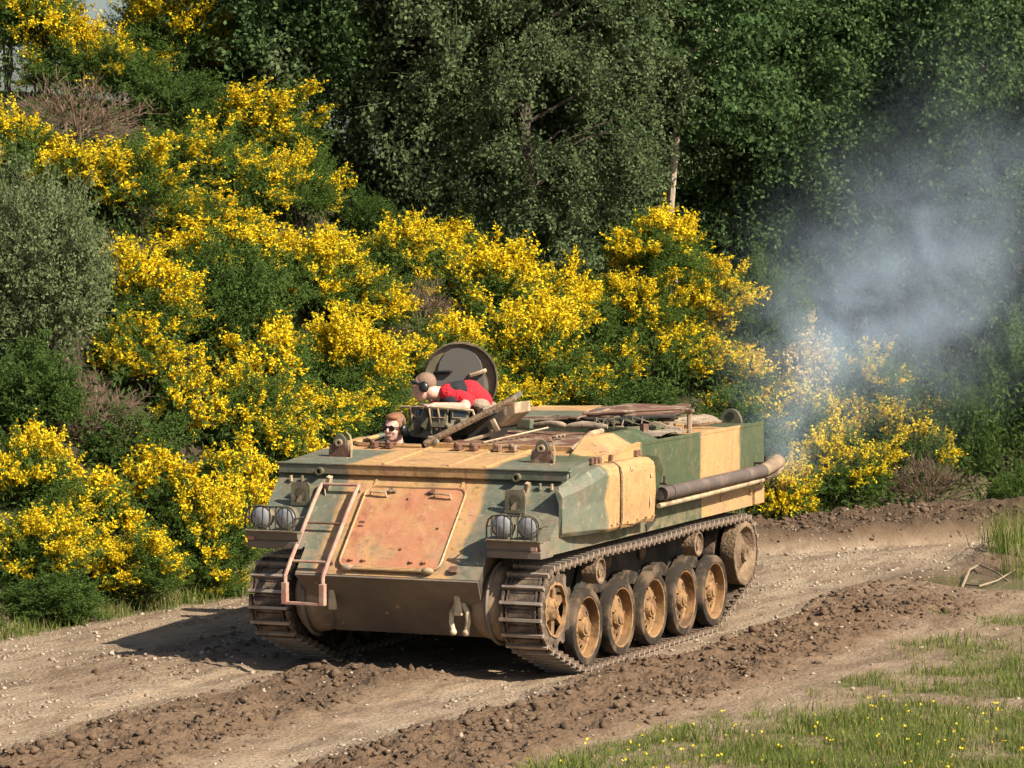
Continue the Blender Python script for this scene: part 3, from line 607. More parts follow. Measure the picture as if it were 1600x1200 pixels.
for ax_ in (-.03, -.33):
    a, b = ax_, ax_-.028
    Vv = [(a, *p) for p in prof]+[(a, *p) for p in inn]+[(b, *p) for p in prof]+[(b, *p) for p in inn]
    mb_.add(Vv, [(i, (i+1) % nK, nK+(i+1) % nK, nK+i) for i in range(nK)]+[(2*nK+i, 2*nK+(i+1) % nK, 3*nK+(i+1) % nK, 3*nK+i) for i in range(nK)]
            +[(i, (i+1) % nK, 2*nK+(i+1) % nK, 2*nK+i) for i in range(nK)]+[(nK+i, nK+(i+1) % nK, 3*nK+(i+1) % nK, 3*nK+i) for i in range(nK)])
me_sp = mb_.mesh('sprocket', M['muddy_steel'])
mh = MB(); mh.lathe([(-.34, .13), (-.12, .13), (-.10, .12), (-.06, .10), (-.03, .07), (-.028, .001)], n=24)
for k in range(6):
    t = 2*math.pi*(k+.3)/6; mh.box((-.07, .155*math.cos(t), .155*math.sin(t)), (.04, .12, .055), rot=(t, 0, 0))
mh.lathe([(-.05, .205), (-.022, .215), (-.022, .195), (-.05, .19)], n=36)
me_sh = mh.mesh('sprocket_hub', M['wheel_ochre']); lumpy(me_sh, .004, 8)
for s in (-1, 1):
    rz = 0 if s > 0 else math.pi
    for y, z in ((.27, .785), (2.44, .805)):
        o = link(bpy.data.objects.new('return_roller', me_rr), V); o.location = (s*1.262, y, z); o.rotation_euler = (0, 0, rz)
        link(bpy.data.objects.new('roller_hub', me_hub), o).scale = (.5, .45, .45)
    o = link(bpy.data.objects.new('idler_wheel', me_id), V); o.location = (s*1.262, 3.585, .62); o.rotation_euler = (1, 0, rz)
    q = MB().lathe([(-.30, .26), (-.30, .28), (-.20, .28), (-.20, .20), (-.14, .05)], n=28).build('inner_idler', M['muddy_steel'], o)
    o = link(bpy.data.objects.new('drive_sprocket', me_sp), V); o.location = (s*1.272, -.60, .565); o.rotation_euler = (.12, 0, rz)
    link(bpy.data.objects.new('sprocket_hub', me_sh), o)
# --- tracks: one link mesh, laid round the running gear
lk = MB(); hwk = .172; pt = .112
lk.box((0, 0, .012), (.23, pt*.74, .022), 0)                        # shoe
lk.box((0, .004, -.006), (.21, pt*.50, .016), 0)                   # recessed pad
for sx in (-1, 1):
    lk.box((sx*.118, 0, -.002), (.014, pt*.92, .030), 0); lk.box((sx*.160, 0, .004), (.022, pt*.86, .034), 0)
    lk.box((sx*.150, -pt*.10, .020), (.05, .03, .03), 0)
lk.box((0, pt*.46, -.012), (.346, .024, .042), 1)                   # grouser
lk.box((0, -pt*.40, .004), (.25, .018, .026), 0)
lk.add(*(lambda b: (b.v, b.f))(MB().box((0, 0, .055), (.035, .06, .07), taper=.5)), 0)
for v_i, v in enumerate(lk.v): pass
me_lk = lk.mesh('track_link', [M['muddy_steel'], M['worn_steel']])
cir = [(-.60, .565, .295), (0, .365, .312), (2.82, .365, .312), (3.585, .62, .288), (2.44, .805, .112), (.27, .785, .112)]
pts = np.array([(cy_+r*math.cos(t), cz_+r*math.sin(t)) for cy_, cz_, r in cir for t in np.linspace(0, 2*math.pi, 120, endpoint=False)])
def hull2(P):
    P = sorted(map(tuple, P)); o = []
    for seq in (P, P[::-1]):
        h_ = []
        for p_ in seq:
            while len(h_) > 1 and (h_[-1][0]-h_[-2][0])*(p_[1]-h_[-2][1])-(h_[-1][1]-h_[-2][1])*(p_[0]-h_[-2][0]) <= 0: h_.pop()
            h_.append(p_)
        o += h_[:-1]
    return np.array(o)
H = hull2(pts); H = np.vstack([H, H[:1]]); sl_ = np.r_[0, np.cumsum(np.linalg.norm(np.diff(H, axis=0), axis=1))]
NL = int(round(sl_[-1]/pt))
for s in (-1, 1):
    T = empty('track', parent=V); T['label'] = 'muddy linked steel track'
    for k in range(NL):
        t0 = sl_[-1]*k/NL; P = np.array([np.interp(t0, sl_, H[:, i]) for i in (0, 1)]); Q = np.array([np.interp((t0+.03) % sl_[-1], sl_, H[:, i]) for i in (0, 1)])
        P0 = np.array([np.interp((t0-.03) % sl_[-1], sl_, H[:, i]) for i in (0, 1)])
        d = nrm(Q-P0); nrmv = np.array([-d[1], d[0]])               # left of travel = inside (ccw hull)
        sag = 0
        if P[1] > .86 and .4 < P[0] < 2.3: sag = -.012*math.sin((P[0]-.4)/1.9*math.pi)
        o = bpy.data.objects.new('track_link', me_lk); link(o, T); P = P-nrmv*.024
        o.matrix_local = Matrix(((1, 0, 0, s*1.0925), (0, d[0], nrmv[0], P[0]), (0, d[1], nrmv[1], P[1]+sag), (0, 0, 0, 1)))
# --- left side of the vehicle (seen on the right): silencer cover, exhaust, rail
cv = MB(); Y0, Y1 = -.60, 1.10
def ringy(y, x, zt, zb, dent=0):
    return [(1.272, y, zt+.015), (x-.06, y, zt+.012), (x-.015, y, zt-.02), (x, y, zt-.07), (x+dent, y, (zt+zb)/2), (x-.004, y, zb+.03), (x-.03, y, zb), (1.272, y, zb+.01)]
st = [(-.60, 1.30, 1.50, 1.125, 0), (-.42, 1.37, 1.545, 1.125, -.01), (-.20, 1.405, 1.60, 1.125, -.02), (-.02, 1.415, 1.625, 1.12, -.012), (.05, 1.42, 1.63, 1.11, 0), (.27, 1.42, 1.63, 1.12, .005), (.31, 1.41, 1.62, 1.11, 0), (.35, 1.42, 1.63, 1.12, 0), (.6, 1.42, 1.63, 1.115, .006), (.8, 1.418, 1.63, 1.125, .004), (1.06, 1.41, 1.625, 1.115, 0), (1.08, 1.33, 1.60, 1.13, 0)]
rows = [ringy(*a) for a in st]; nr = 8
Vv = [p for r_ in rows for p in r_]; jit = np.random.default_rng(4).normal(size=(len(Vv), 3))*.004; Vv = np.array(Vv)+jit
cv.add(Vv, [(i*nr+j, i*nr+j+1, (i+1)*nr+j+1, (i+1)*nr+j) for i in range(len(st)-1) for j in range(nr-1)]+[tuple(range(nr))[::-1], tuple(range((len(st)-1)*nr, len(st)*nr))], 0)
cvr = cv.build('silencer_cover', CP, V, .006)
MB().tube([(1.275, .31, 1.645), (1.36, .31, 1.643), (1.41, .31, 1.61), (1.424, .31, 1.55), (1.424, .31, 1.2), (1.41, .31, 1.12)], .010, 5).build('band', M['caked_mud'], cvr)
for y in (.52, .56, .95): MB().ball((1.424, y, 1.58 if y < .9 else 1.50), (.006, .015, .02), n=8).build('patch', M['cream_paint'], cvr)
MB().ball((1.424, .93, 1.29), (.005, .012, .05), n=8).build('patch', M['cream_paint'], cvr)
fl = MB(); fl.add([(1.28, 1.10, 1.66), (1.40, 1.16, 1.63), (1.43, 1.19, 1.52), (1.40, 1.16, 1.38), (1.34, 1.12, 1.20), (1.29, 1.12, 1.13), (1.272, 1.12, 1.40)], [tuple(range(7))])
fl.add(np.array(fl.v)+np.array([-.01, .03, 0]), [tuple(range(7))]); fl.build('cover_flap', CP, cvr)
for y, c in ((.02, 0), (.10, 0), (.18, 1), (.42, 0), (.96, 1), (1.0, 0)): MB().box((1.285, y, 1.675), (.03, .045, .05)).build('cover_clip', M['brown_rust'], cvr, .004)
pp = MB(); pp.tube([(1.395, 1.24, 1.325), (1.40, 1.42, 1.328), (1.40, 3.50, 1.343), (1.405, 3.66, 1.348)], .056, 20, cap=False); pp.tube([(1.395, 1.245, 1.325), (1.395, 1.30, 1.326)], .050, 20)
ex = pp.build('exhaust_pipe', M['exhaust_steel'], V)
MB().tube([(1.40, 1.40, 1.328), (1.40, 1.425, 1.328)], .062, 20).build('pipe_collar', M['exhaust_steel'], ex)
fl = MB(); fl.tube([(1.405, 3.62, 1.346), (1.41, 3.74, 1.362), (1.42, 3.86, 1.388), (1.43, 3.95, 1.41)], [.058, .060, .064, .066], 16, cap=False); fl.build('pipe_outlet', M['dusty_tan'], ex)
MB().lathe([(0, .063), (.005, .001)], (1.427, 3.93, 1.405), 1, 16).build('outlet_mouth', M['dark_interior'], ex)
cu = MB(); cu.add([(1.38, 3.65, 1.275), (1.45, 3.65, 1.285), (1.46, 3.85, 1.305), (1.475, 3.99, 1.36), (1.47, 4.02, 1.44), (1.41, 4.02, 1.39), (1.38, 3.88, 1.30)], [tuple(range(7))]); cu.add(np.array(cu.v)+[0, .0, -.012], [tuple(range(7))]); cu.build('outlet_shield', M['dusty_tan'], ex)
MB().tube([(1.39, 1.19, 1.232), (1.395, 2.4, 1.245), (1.395, 3.80, 1.268)], [.021, .021, .021], 8).build('side_rail', M['cream_paint'], V)
for y in (1.36, 3.78):
    b = MB(); b.box((1.335, y, 1.40), (.13, .03, .02)); b.box((1.375, y, 1.43), (.02, .03, .07)); b.build('pipe_bracket', M['dark_hull'], ex, .003)
for y in (1.5, 2.6, 3.6): MB().box((1.33, y, 1.24), (.13, .04, .02)).build('rail_bracket', CP, V)
MB().box((1.275, 1.30, 1.085), (.012, .22, .06), rot=(.35, 0, 0)).build('torn_flap', M['dark_hull'], V)
MB().box((1.282, 3.85, 1.10), (.03, .24, .13)).build('rear_mud_flap', CP, V, .006)
for y in (2.95, 3.68): MB().box((1.275, y, 1.155), (.02, .07, .05)).build('side_tab', CP, V, .003)
# seam along the roof edge
MB().box((1.268, 2.52, 1.742), (.012, 3.0, .03)).build('roof_edge_seam', CP, V, .003)
MB().box((1.268, .33, 1.688), (.012, 1.42, .03), rot=(math.atan2(.119, 1.41), 0, 0)).build('roof_edge_seam', CP, V, .003)
# --- roof: raised engine deck with louvres, rolled cover, lids, posts
dk = MB(); dk.add([(.95, .34, 1.675), (1.245, .52, 1.695), (1.245, 1.62, 1.735), (.95, 1.62, 1.735), (.95, .66, 1.822), (1.03, .70, 1.822), (1.03, 1.62, 1.828), (.95, 1.62, 1.828)], [(0, 1, 5, 4), (1, 2, 6, 5), (2, 3, 7, 6), (3, 0, 4, 7), (4, 5, 6, 7), (0, 3, 2, 1)]); deck = dk.build('deck_coaming', CP, V, .006)
MB().box((.28, 1.60, 1.79), (1.36, .05, .10)).build('deck_rear_bar', CP, deck, .005)
MB().box((.26, .615, 1.715), (1.34, .03, .055)).build('deck_front_bar', CP, deck, .005)
MB().box((.30, 1.1, 1.722), (1.30, .94, .006), rot=(.06, 0, 0)).build('louvre_tray', M['dark_interior'], deck)
for k in range(15):
    y = .67+k*.06; MB().box((.30, y, 1.735+.045*k/14), (1.29, .045, .005), rot=(.5, 0, 0)).build('louvre', M['brown_rust'], deck)
bent = MB(); bent.tube([(.90, .52, 1.72), (.93, .60, 1.76), (.95, .80, 1.835), (.96, 1.02, 1.845)], .022, 8); bent.build('bent_rail', M['cream_paint'], deck)
g2 = np.random.default_rng(2)
for x0, x1, mt in ((-.26, .08, 'canvas'), (.19, .50, 'canvas'), (.52, .86, 'canvas')):
    P = [(x, 1.36+.02*math.sin(x*9), 1.862+.008*math.sin(x*21)) for x in np.linspace(x0, x1, 9)]
    MB().tube(P, [.018]+[.026+.006*g2.random() for _ in range(7)]+[.018], 10).build('rolled_cover', M[mt], deck)
MB().box((.135, 1.34, 1.865), (.13, .08, .085)).build('roll_strap', CP, deck, .01)
MB().tube([(.06, .66, 1.75), (.36, 1.30, 1.84)], .008, 5).build('prop_rod', M['cream_paint'], deck)
for k in range(3): MB().tube([(.58+.0*k, 1.05-.08*k, 1.79), (.60, 1.02-.08*k, 1.80), (.63, 1.02-.08*k, 1.80)], .013, 6).build('clasp', M['cream_paint'], deck)
# roof lids lying open behind the cupola: ragged edged plates
def slab(name, quad, th, mat, parent=None, m2=None, seed=0, rag=0.0, n=9):
    q = np.array(quad, float); g = np.random.default_rng(seed); mb = MB(); P = []
    for i in range(4):
        for k in range(n):
            p_ = q[i]+(q[(i+1) % 4]-q[i])*k/n; P.append(p_+g.normal(size=3)*rag*(0 if k == 0 else 1))
    P = np.array(P); N_ = nrm(np.cross(q[1]-q[0], q[3]-q[0])); N_ = N_ if N_[2] > 0 else -N_; k = len(P)
    mb.add(np.vstack([P, P+N_*th]), [tuple(range(k))[::-1], tuple(range(k, 2*k))]+[(i, (i+1) % k, k+(i+1) % k, k+i) for i in range(k)])
    mb.m[:] = [1, 0]+[1]*k; return mb.build(name, [mat, m2 or mat], parent, .004)
lid = slab('roof_lid', [(-.40, 1.80, 1.865), (.30, 2.02, 1.875), (.12, 3.05, 1.905), (-.62, 2.75, 1.90)], .022, CP, V, M['brown_rust'], 1, .008)
slab('lid_liner', [(-.38, 1.78, 1.845), (.34, 1.98, 1.868), (.30, 2.8, 1.90), (-.42, 2.6, 1.87)], .018, M['exhaust_steel'], lid, M['brown_rust'], 3, .006)
lid2 = slab('roof_lid', [(.16, 2.15, 1.868), (1.02, 2.70, 1.895), (.80, 3.45, 1.912), (.02, 3.2, 1.90)], .016, M['brown_rust'], V, M['brown_rust'], 5, .010)
slab('lid_liner', [(.20, 2.1, 1.845), (.98, 2.60, 1.86), (.85, 3.2, 1.88), (.1, 2.9, 1.87)], .02, M['dark_hull'], lid2, M['dark_interior'], 6, .01)
MB().tube([(.30, 2.2, 1.905), (.98, 2.74, 1.93)], .014, 6).build('lid_rod', M['brown_rust'], lid2)
cm = MB(); cm.lathe([(1.735, .62), (1.80, .62), (1.80, .58), (1.735, .58)], (.20, 2.55, 0), 2, 40); cm.build('roof_hatch_ring', M['drab_paint'], V)
for k in range(7):
    x, y = .72+.05*k*.9, 1.72+.16*k; MB().box((x, y, 1.77+.01*(k % 2)), (.05+.02*(k % 3), .07, .07+.03*(k % 2)), rot=(0, 0, .3*k)).build('roof_fitting', M['brown_rust'] if k % 2 else CP, V, .006)
MB().tube([(1.12, 2.58, 1.735), (1.12, 2.58, 1.915)], .024, 8).build('roof_post', M['dusty_tan'], V)
MB().box((1.12, 2.58, 1.925), (.07, .06, .03)).build('post_cap', M['brown_rust'], V, .004)
for k, (a, b) in enumerate([((.80, 2.45, 1.80), (1.10, 2.44, 1.775)), ((.78, 2.8, 1.81), (1.12, 2.85, 1.79)), ((.85, 3.1, 1.80), (1.16, 3.25, 1.785)), ((.72, 3.3, 1.80), (.95, 3.7, 1.79))]):
    a, b = np.array(a), np.array(b); P = [a+(b-a)*t+np.array([0, 0, .012*math.sin(7*t+k)]) for t in np.linspace(0, 1, 7)]; MB().tube(P, [.015, .03, .034, .03, .034, .026, .014], 8).build('folded_tarpaulin', M['canvas'], V)
sh_ = MB(); gx = np.linspace(.62, 1.22, 14); gy = np.linspace(1.68, 2.4, 14)
sh_.add([(x, y, 1.745+.03*vnoise(np.array(x*9), np.array(y*9))+.012) for y in gy for x in gx], [(j*14+i, j*14+i+1, (j+1)*14+i+1, (j+1)*14+i) for j in range(13) for i in range(13)], 0, True); sh_.build('ground_sheet', M['canvas'], V)
for x, y in ((.98, 4.0), (-1.0, 4.0)):
    e = MB(); e.prism([(x-.105+.0, 1.73)]+[(x-.105*math.cos(t), 1.745+.12*math.sin(t)) for t in np.linspace(.1, math.pi-.1, 10)]+[(x+.105, 1.73)], y-.05, y-.02, 1); le = e.build('lifting_eye', M['drab_paint'], V, .004)
    MB().lathe([(-.003, .038), (-.003, .001)], (x, y-.052, 1.80), 1, 14).build('eye_hole', M['dark_interior'], le)
for y in (3.2, 3.5, 3.75): MB().tube([(.55, y, 1.74), (.58, y+.02, 1.80), (.70, y+.05, 1.80), (.72, y+.05, 1.74)], .016, 6).build('grab_handle', M['drab_paint'], V)
MB().tube([(.985, 1.20, 1.85), (.99, 1.20, 1.95), (1.03, 1.24, 1.95)], .008, 5).build('hook', M['drab_paint'], V)
tg = MB()
for k in range(16):
    a = np.array([.70+.02*k, 1.50+.012*k*(k % 3), 1.86]); tg.tube([a, a+np.array([g2.normal()*.03, .02, .03+.03*g2.random()]), a+np.array([g2.normal()*.07, .03, .01])], .006, 4)
tg.build('netting', M['drab_paint'], V)
# --- commander's cupola: ring, periscopes, rails, open lid
cc = np.array([-.58, 1.60, 0]); CU = MB(); CU.lathe([(1.735, .43), (1.83, .42), (1.86, .40), (1.88, .40), (1.88, .33), (1.70, .33)], cc, 2, 40)
cup = CU.build('cupola', M['drab_paint'], V)
MB().lathe([(1.76, .33), (1.76, .001)], cc, 2, 30).build('cupola_floor', M['dark_interior'], cup)
for a in (-152, -118, -90, -66, -28, 10, 160):
    t = R(a); c = cc+np.array([.38*math.cos(t), .38*math.sin(t), 1.90]); rot = (0, 0, t+math.pi/2)
    b = MB(); b.box((0, 0, 0), (.155, .10, .17)); b.xf(Matrix.Translation(Vector(c)) @ Matrix.Rotation(t+math.pi/2, 4, 'Z') @ Matrix.Rotation(-.15, 4, 'X')); po = b.build('periscope', M['drab_paint'], cup, .008)
    b = MB(); b.box((0, -.053, .035), (.10, .006, .05)); b.xf(Matrix.Translation(Vector(c)) @ Matrix.Rotation(t+math.pi/2, 4, 'Z') @ Matrix.Rotation(-.15, 4, 'X')); b.build('periscope_glass', M['scope_glass'], po)
    fr = MB(); fr.tube([(-.058, -.058, .0), (-.058, -.058, .07), (.058, -.058, .07), (.058, -.058, .0), (-.058, -.058, .0)], .006, 5); fr.xf(Matrix.Translation(Vector(c)) @ Matrix.Rotation(t+math.pi/2, 4, 'Z') @ Matrix.Rotation(-.15, 4, 'X')); fr.build('glass_frame', M['cream_paint'] if a in (-118, -90) else M['drab_paint'], po)
gr = MB(); gr.tube([(-.99, 1.27, 1.86), (-.98, 1.26, 1.985), (-.70, 1.15, 1.995), (-.46, 1.17, 1.99), (-.30, 1.24, 1.97), (-.27, 1.25, 1.86)], .012, 6); gr.build('cupola_rail', M['cream_paint'], cup)
for x, y in ((-.86, 1.20), (-.66, 1.15), (-.58, 1.155)): MB().tube([(x, y, 1.99), (x+.01, y+.02, 1.86), (x+.01, y+.03, 1.76)], .010, 5).build('rail_stay', M['cream_paint'], cup)
for k in range(6):
    x = -.92+.11*k; MB().box((x, 1.19+.02*(k % 2), 1.80+.03*(k % 3)), (.07+.02*(k % 2), .06, .06+.02*(k % 3)), rot=(.2*k, .3*k, .4*k)).build('cupola_fitting', M['drab_paint'] if k % 3 else M['brown_rust'], cup, .006)
MB().box((-.505, .98, 1.755), (.14, .10, .025)).build('hand_pad', M['ladder_paint'], cup, .008)
# lid, standing open, its padded inside towards the camera
Lc = np.array([-.71, 1.88, 2.195]); Ln = nrm([.407, -.914, -.10])
LM = Matrix.Translation(Vector(Lc)) @ Vector(Ln).to_track_quat('X', 'Z').to_matrix().to_4x4()
ld = MB(); ld.lathe([(-.05, .001), (-.05, .20), (-.03, .29), (.0, .325), (.035, .325), (.035, .302), (.005, .295), (.0, .001)], n=44); ld.xf(LM); lido = ld.build('cupola_lid', M['drab_paint'], V)
MB().lathe([(.036, .322), (.046, .312), (.036, .303)], n=44).xf(LM).build('lid_seal', M['tyre_rubber'], lido)
pad = [(-.215, -.22), (.215, -.22), (.215, -.05), (.20, .06), (.18, .15), (.135, .225), (.07, .27), (0, .285), (-.07, .27), (-.135, .225), (-.18, .15), (-.20, .06), (-.215, -.05)]
MB().prism(pad, .004, .024, 0).xf(LM).build('lid_pad', M['lid_pad'], lido, .008)
MB().tube([(.03, -.22, .06), (.05, -.20, .065), (.05, -.09, .07), (.03, -.08, .07)], .016, 6).xf(LM).build('lid_handle', M['black_plastic'], lido)
MB().tube([(.03, .08, .035), (.05, .09, .04), (.05, .20, .075), (.03, .215, .08)], .019, 6).xf(LM).build('lid_handle', M['cream_paint'], lido)
MB().box((-.03, 0, -.33), (.08, .20, .10)).xf(LM).build('lid_hinge', M['drab_paint'], lido, .01)
# driver's lid: thick plate raised on edge beside the opening
dl = slab('driver_lid', [(-.43, .60, 1.715), (.22, .93, 2.075), (.08, 1.42, 2.10), (-.50, 1.22, 1.74)], .045, M['drab_paint'], V, M['drab_paint'], 9, 0)
e_ = MB(); e_.tube([(-.44, .585, 1.725), (.225, .92, 2.095)], .027, 6); e_.build('lid_edge', M['caked_mud'], dl)
MB().prism([(-.20, 1.75), (.02, 1.76), (.17, 1.96), (.16, 2.02), (-.15, 1.86)], .86, 1.16, 1).build('lid_block', M['dark_hull'], dl, .012)
MB().prism([(.10, 1.86), (.24, 1.98), (.235, 2.07), (.17, 2.05)], .90, 1.22, 1).build('lid_cheek', M['cream_paint'], dl, .008)
MB().tube([(-.18, .80, 1.74), (.02, .86, 1.80), (.10, .90, 1.90)], .018, 6).build('lid_arm', M['cream_paint'], dl)
MB().box((.09, .83, 1.88), (.04, .03, .11), rot=(0, -.5, 0)).build('lid_stop', M['cream_paint'], dl, .004)
for k, (x, z) in enumerate(((-.35, 1.74), (-.26, 1.76), (-.22, 1.72), (-.30, 1.79))): MB().ball((x, .62+.04*k, z), (.035, .03, .04), n=8, rot=(k, k, k)).build('lid_latch', M['brown_rust'] if k % 2 else M['drab_paint'], dl)
# bolt heads along the plates
def bolts(pts, axis, parent, r=.010, h=.010):
    for p_ in pts:
        a = np.array(p_, float); MB().tube([a, a+np.array(axis)*h], r, 6).build('bolt', CP, parent)
bolts([(1.415, y, 1.17) for y in (.12, .24, .45, .65, .85, 1.0)], (1, 0, 0), cvr, .012, .014)
bolts([npnt(x, t, .02) for x, t in ((-.62, .12), (.68, .12), (-.56, .85), (.6, .85), (.0, .5), (-.12, .62))], tuple(nn), V, .014, .012)
MB().tube([gp(.95, .0, .002), gp(.95, .74, .002)], .007, 5).build('weld_bead', CP, V)
# ------------------------------------------------------------------ the two crew
def remesh(mb, name, mat, parent, vox=.011, smooth=3):
    o = bpy.data.objects.new(name+'_tmp', mb.mesh(name, mat)); C.objects.link(o)
    m = o.modifiers.new('r', 'REMESH'); m.mode = 'VOXEL'; m.voxel_size = vox; s = o.modifiers.new('s', 'SMOOTH'); s.iterations = smooth; s.factor = .5
    dg = bpy.context.evaluated_depsgraph_get(); me = bpy.data.meshes.new_from_object(o.evaluated_get(dg)); me.name = name
    me.polygons.foreach_set('use_smooth', np.ones(len(me.polygons), dtype=bool)); me.materials.clear(); me.materials.append(mat)
    bpy.data.objects.remove(o); return link(bpy.data.objects.new(name, me), parent)
def limb(mb, a, b, r0_, r1_, n=6):
    n = n*2
    a, b = np.array(a, float), np.array(b, float)
    for t in np.linspace(0, 1, n): mb.ball(a+(b-a)*t, r0_+(r1_-r0_)*t, n=12)
def head_frame(c, face, roll=0):
    f = nrm(face); sde = nrm(np.cross(f, [0, 0, 1])); u_ = np.cross(sde, f)
    s2 = sde*math.cos(roll)+u_*math.sin(roll); u2 = -sde*math.sin(roll)+u_*math.cos(roll); c = np.array(c)
    return (lambda x, y, z: c+s2*x+f*y+u2*z), np.stack([s2, f, u2], 1)
def eul(M3): return tuple(Matrix(M3.tolist()).to_euler('XYZ'))
def add_head(mb, H, M3):
    e = eul(M3)
    mb.ball(H(0, -.01, .035), (.074, .092, .088), n=20, rot=e); mb.ball(H(0, .022, -.03), (.060, .068, .075), n=18, rot=e); mb.ball(H(0, .05, -.078), (.036, .034, .028), n=12, rot=e)
    mb.ball(H(0, .092, -.012), (.013, .022, .024), n=10, rot=e); mb.ball(H(0, .075, .028), (.052, .02, .012), n=10, rot=e); mb.ball(H(0, .08, -.052), (.026, .014, .010), n=10, rot=e)
    for s in (-1, 1):
        mb.ball(H(s*.040, .058, -.022), (.022, .022, .022), n=10, rot=e); mb.ball(H(s*.075, -.005, .0), (.010, .02, .032), n=10, rot=e)
def headset(H, M3, parent, tilt=0.0, band_mat='black_plastic'):
    P = [H(.088*math.cos(t), -.01+.120*math.sin(t)*math.sin(tilt), .005+.120*math.sin(t)*math.cos(tilt)) for t in np.linspace(-.05, math.pi+.05, 17)]
    hs = MB().tube(P, .0115, 8).build('headset', M[band_mat], parent)
    for s in (-1, 1):
        b = MB(); b.ball(H(s*.094, -.008, -.004), (.026, .042, .048), n=16, rot=eul(M3)); b.build('ear_cup', M['black_plastic'], hs)
# driver
D = empty('person', (-.80, .80, 1.05)); tag(D, 'person in sunglasses and ear defenders looking out of the driver opening', 'person', 'crew riding in the carrier')
iv = Matrix.Translation((.80, -.80, -1.05))
def fix(root):
    inv = root.matrix_world.inverted() if False else Matrix.Translation(-root.location)
    for ch in root.children: ch.matrix_parent_inverse = inv
H, M3 = head_frame((-.815, .80, 1.835), (-.16, -.97, -.03), R(4))
b = MB(); add_head(b, H, M3); limb(b, (-.81, .82, 1.77), (-.81, .86, 1.66), .052, .058)
body = remesh(b, 'body', M['skin'], D, .009, 2)
c = MB(); limb(c, (-.81, .86, 1.60), (-.81, .90, 1.25), .13, .14); limb(c, (-1.0, .86, 1.60), (-.62, .90, 1.60), .075, .075, 8); limb(c, (-1.02, .86, 1.58), (-1.03, .70, 1.36), .06, .05); limb(c, (-.60, .90, 1.58), (-.58, .72, 1.36), .06, .05); limb(c, (-.81, .87, 1.665), (-.81, .87, 1.60), .062, .10, 4)
remesh(c, 'jacket', M['black_cloth'], D, .013)
hr = MB(); e = eul(M3); hr.ball(H(0, -.022, .058), (.080, .090, .080), n=20, rot=e); hr.ball(H(0, .045, .098), (.058, .045, .028), n=14, rot=e)
for s in (-1, 1): hr.ball(H(s*.066, -.015, .03), (.018, .05, .05), n=12, rot=e)
remesh(hr, 'hair', M['hair_red'], D, .009, 1)
headset(H, M3, D)
sg = MB()
for s in (-1, 1): sg.ball(H(s*.033, .086, .012), (.031, .011, .023), n=14, rot=e); sg.tube([H(s*.060, .078, .018), H(s*.080, .02, .014)], .005, 5)
sg.tube([H(-.012, .094, .02), H(.012, .094, .02)], .005, 5); sg.build('sunglasses', M['sun_glass'], D)
mo = MB(); mo.ball(H(.0, .094, -.052), (.020, .006, .005), n=10, rot=e); mo.build('lips', M['ladder_paint'], D)
fix(D)
# commander, lying forward over the rim of the cupola
K_ = empty('person', (-.50, 1.62, 1.76)); tag(K_, 'person in a red shirt and black vest leaning over the cupola rim', 'person', 'crew riding in the carrier')
H, M3 = head_frame((-.795, 1.335, 2.145), (-.90, -.36, -.22), R(-10))
e = eul(M3); b = MB(); add_head(b, H, M3); limb(b, H(.0, -.05, -.05), (-.64, 1.45, 2.08), .060, .070)
limb(b, (-.44, 1.40, 2.03), (-.40, 1.30, 1.99), .052, .046, 5); limb(b, (-.40, 1.30, 1.99), (-.63, 1.19, 2.005), .044, .032, 7)
# left hand, resting on the rail: palm and five fingers
for k, (dx, dl) in enumerate(((-.030, .060), (-.010, .072), (.010, .075), (.028, .064))):
    a = np.array([-.665, 1.175+.0*dx, 2.008])+np.array([0, dx*.9, 0]); limb(b, a, a+np.array([-dl*.6, -.004, .004]), .0095, .009, 4); limb(b, a+np.array([-dl*.6, -.004, .004]), a+np.array([-dl*.85, -.006, -.025]), .009, .0075, 4)
limb(b, (-.64, 1.16, 2.01), (-.67, 1.13, 2.0), .012, .009, 4); b.ball((-.648, 1.18, 2.008), (.036, .042, .018), n=12)
body = remesh(b, 'body', M['skin'], K_, .0085, 2)
c = MB(); limb(c, (-.63, 1.47, 2.085), (-.47, 1.55, 2.095), .098, .118, 8); limb(c, (-.47, 1.55, 2.09), (-.39, 1.60, 2.02), .118, .105, 6); limb(c, (-.40, 1.62, 2.0), (-.38, 1.66, 1.86), .105, .12, 6); c.ball((-.60, 1.40, 2.10), .085, n=12); c.ball((-.62, 1.60, 2.10), .085, n=12)
limb(c, (-.55, 1.42, 2.07), (-.43, 1.39, 2.035), .085, .066, 5); limb(c, (-.68, 1.62, 2.05), (-.80, 1.60, 1.98), .08, .065, 5)
remesh(c, 'shirt', M['red_shirt'], K_, .013)
v = MB(); limb(v, (-.60, 1.475, 2.07), (-.535, 1.515, 2.075), .125, .135, 4); v.ball((-.56, 1.40, 2.03), (.11, .10, .07), n=14); limb(v, (-.60, 1.38, 2.13), (-.53, 1.42, 2.14), .045, .05, 3); v.ball((-.54, 1.44, 1.98), (.12, .09, .07), n=14)
remesh(v, 'vest', M['black_cloth'], K_, .013)
tr = MB(); limb(tr, (-.36, 1.66, 1.88), (-.40, 1.68, 1.62), .155, .14, 5); tr.ball((-.37, 1.52, 2.0), (.10, .09, .06), n=14); remesh(tr, 'trousers', M['canvas'], K_, .014)
hr = MB(); hr.ball(H(0, -.024, .044), (.080, .094, .086), n=20, rot=e); remesh(hr, 'hair', M['hair_grey'], K_, .009, 1)
headset(H, M3, K_, 1.0)
fix(K_)
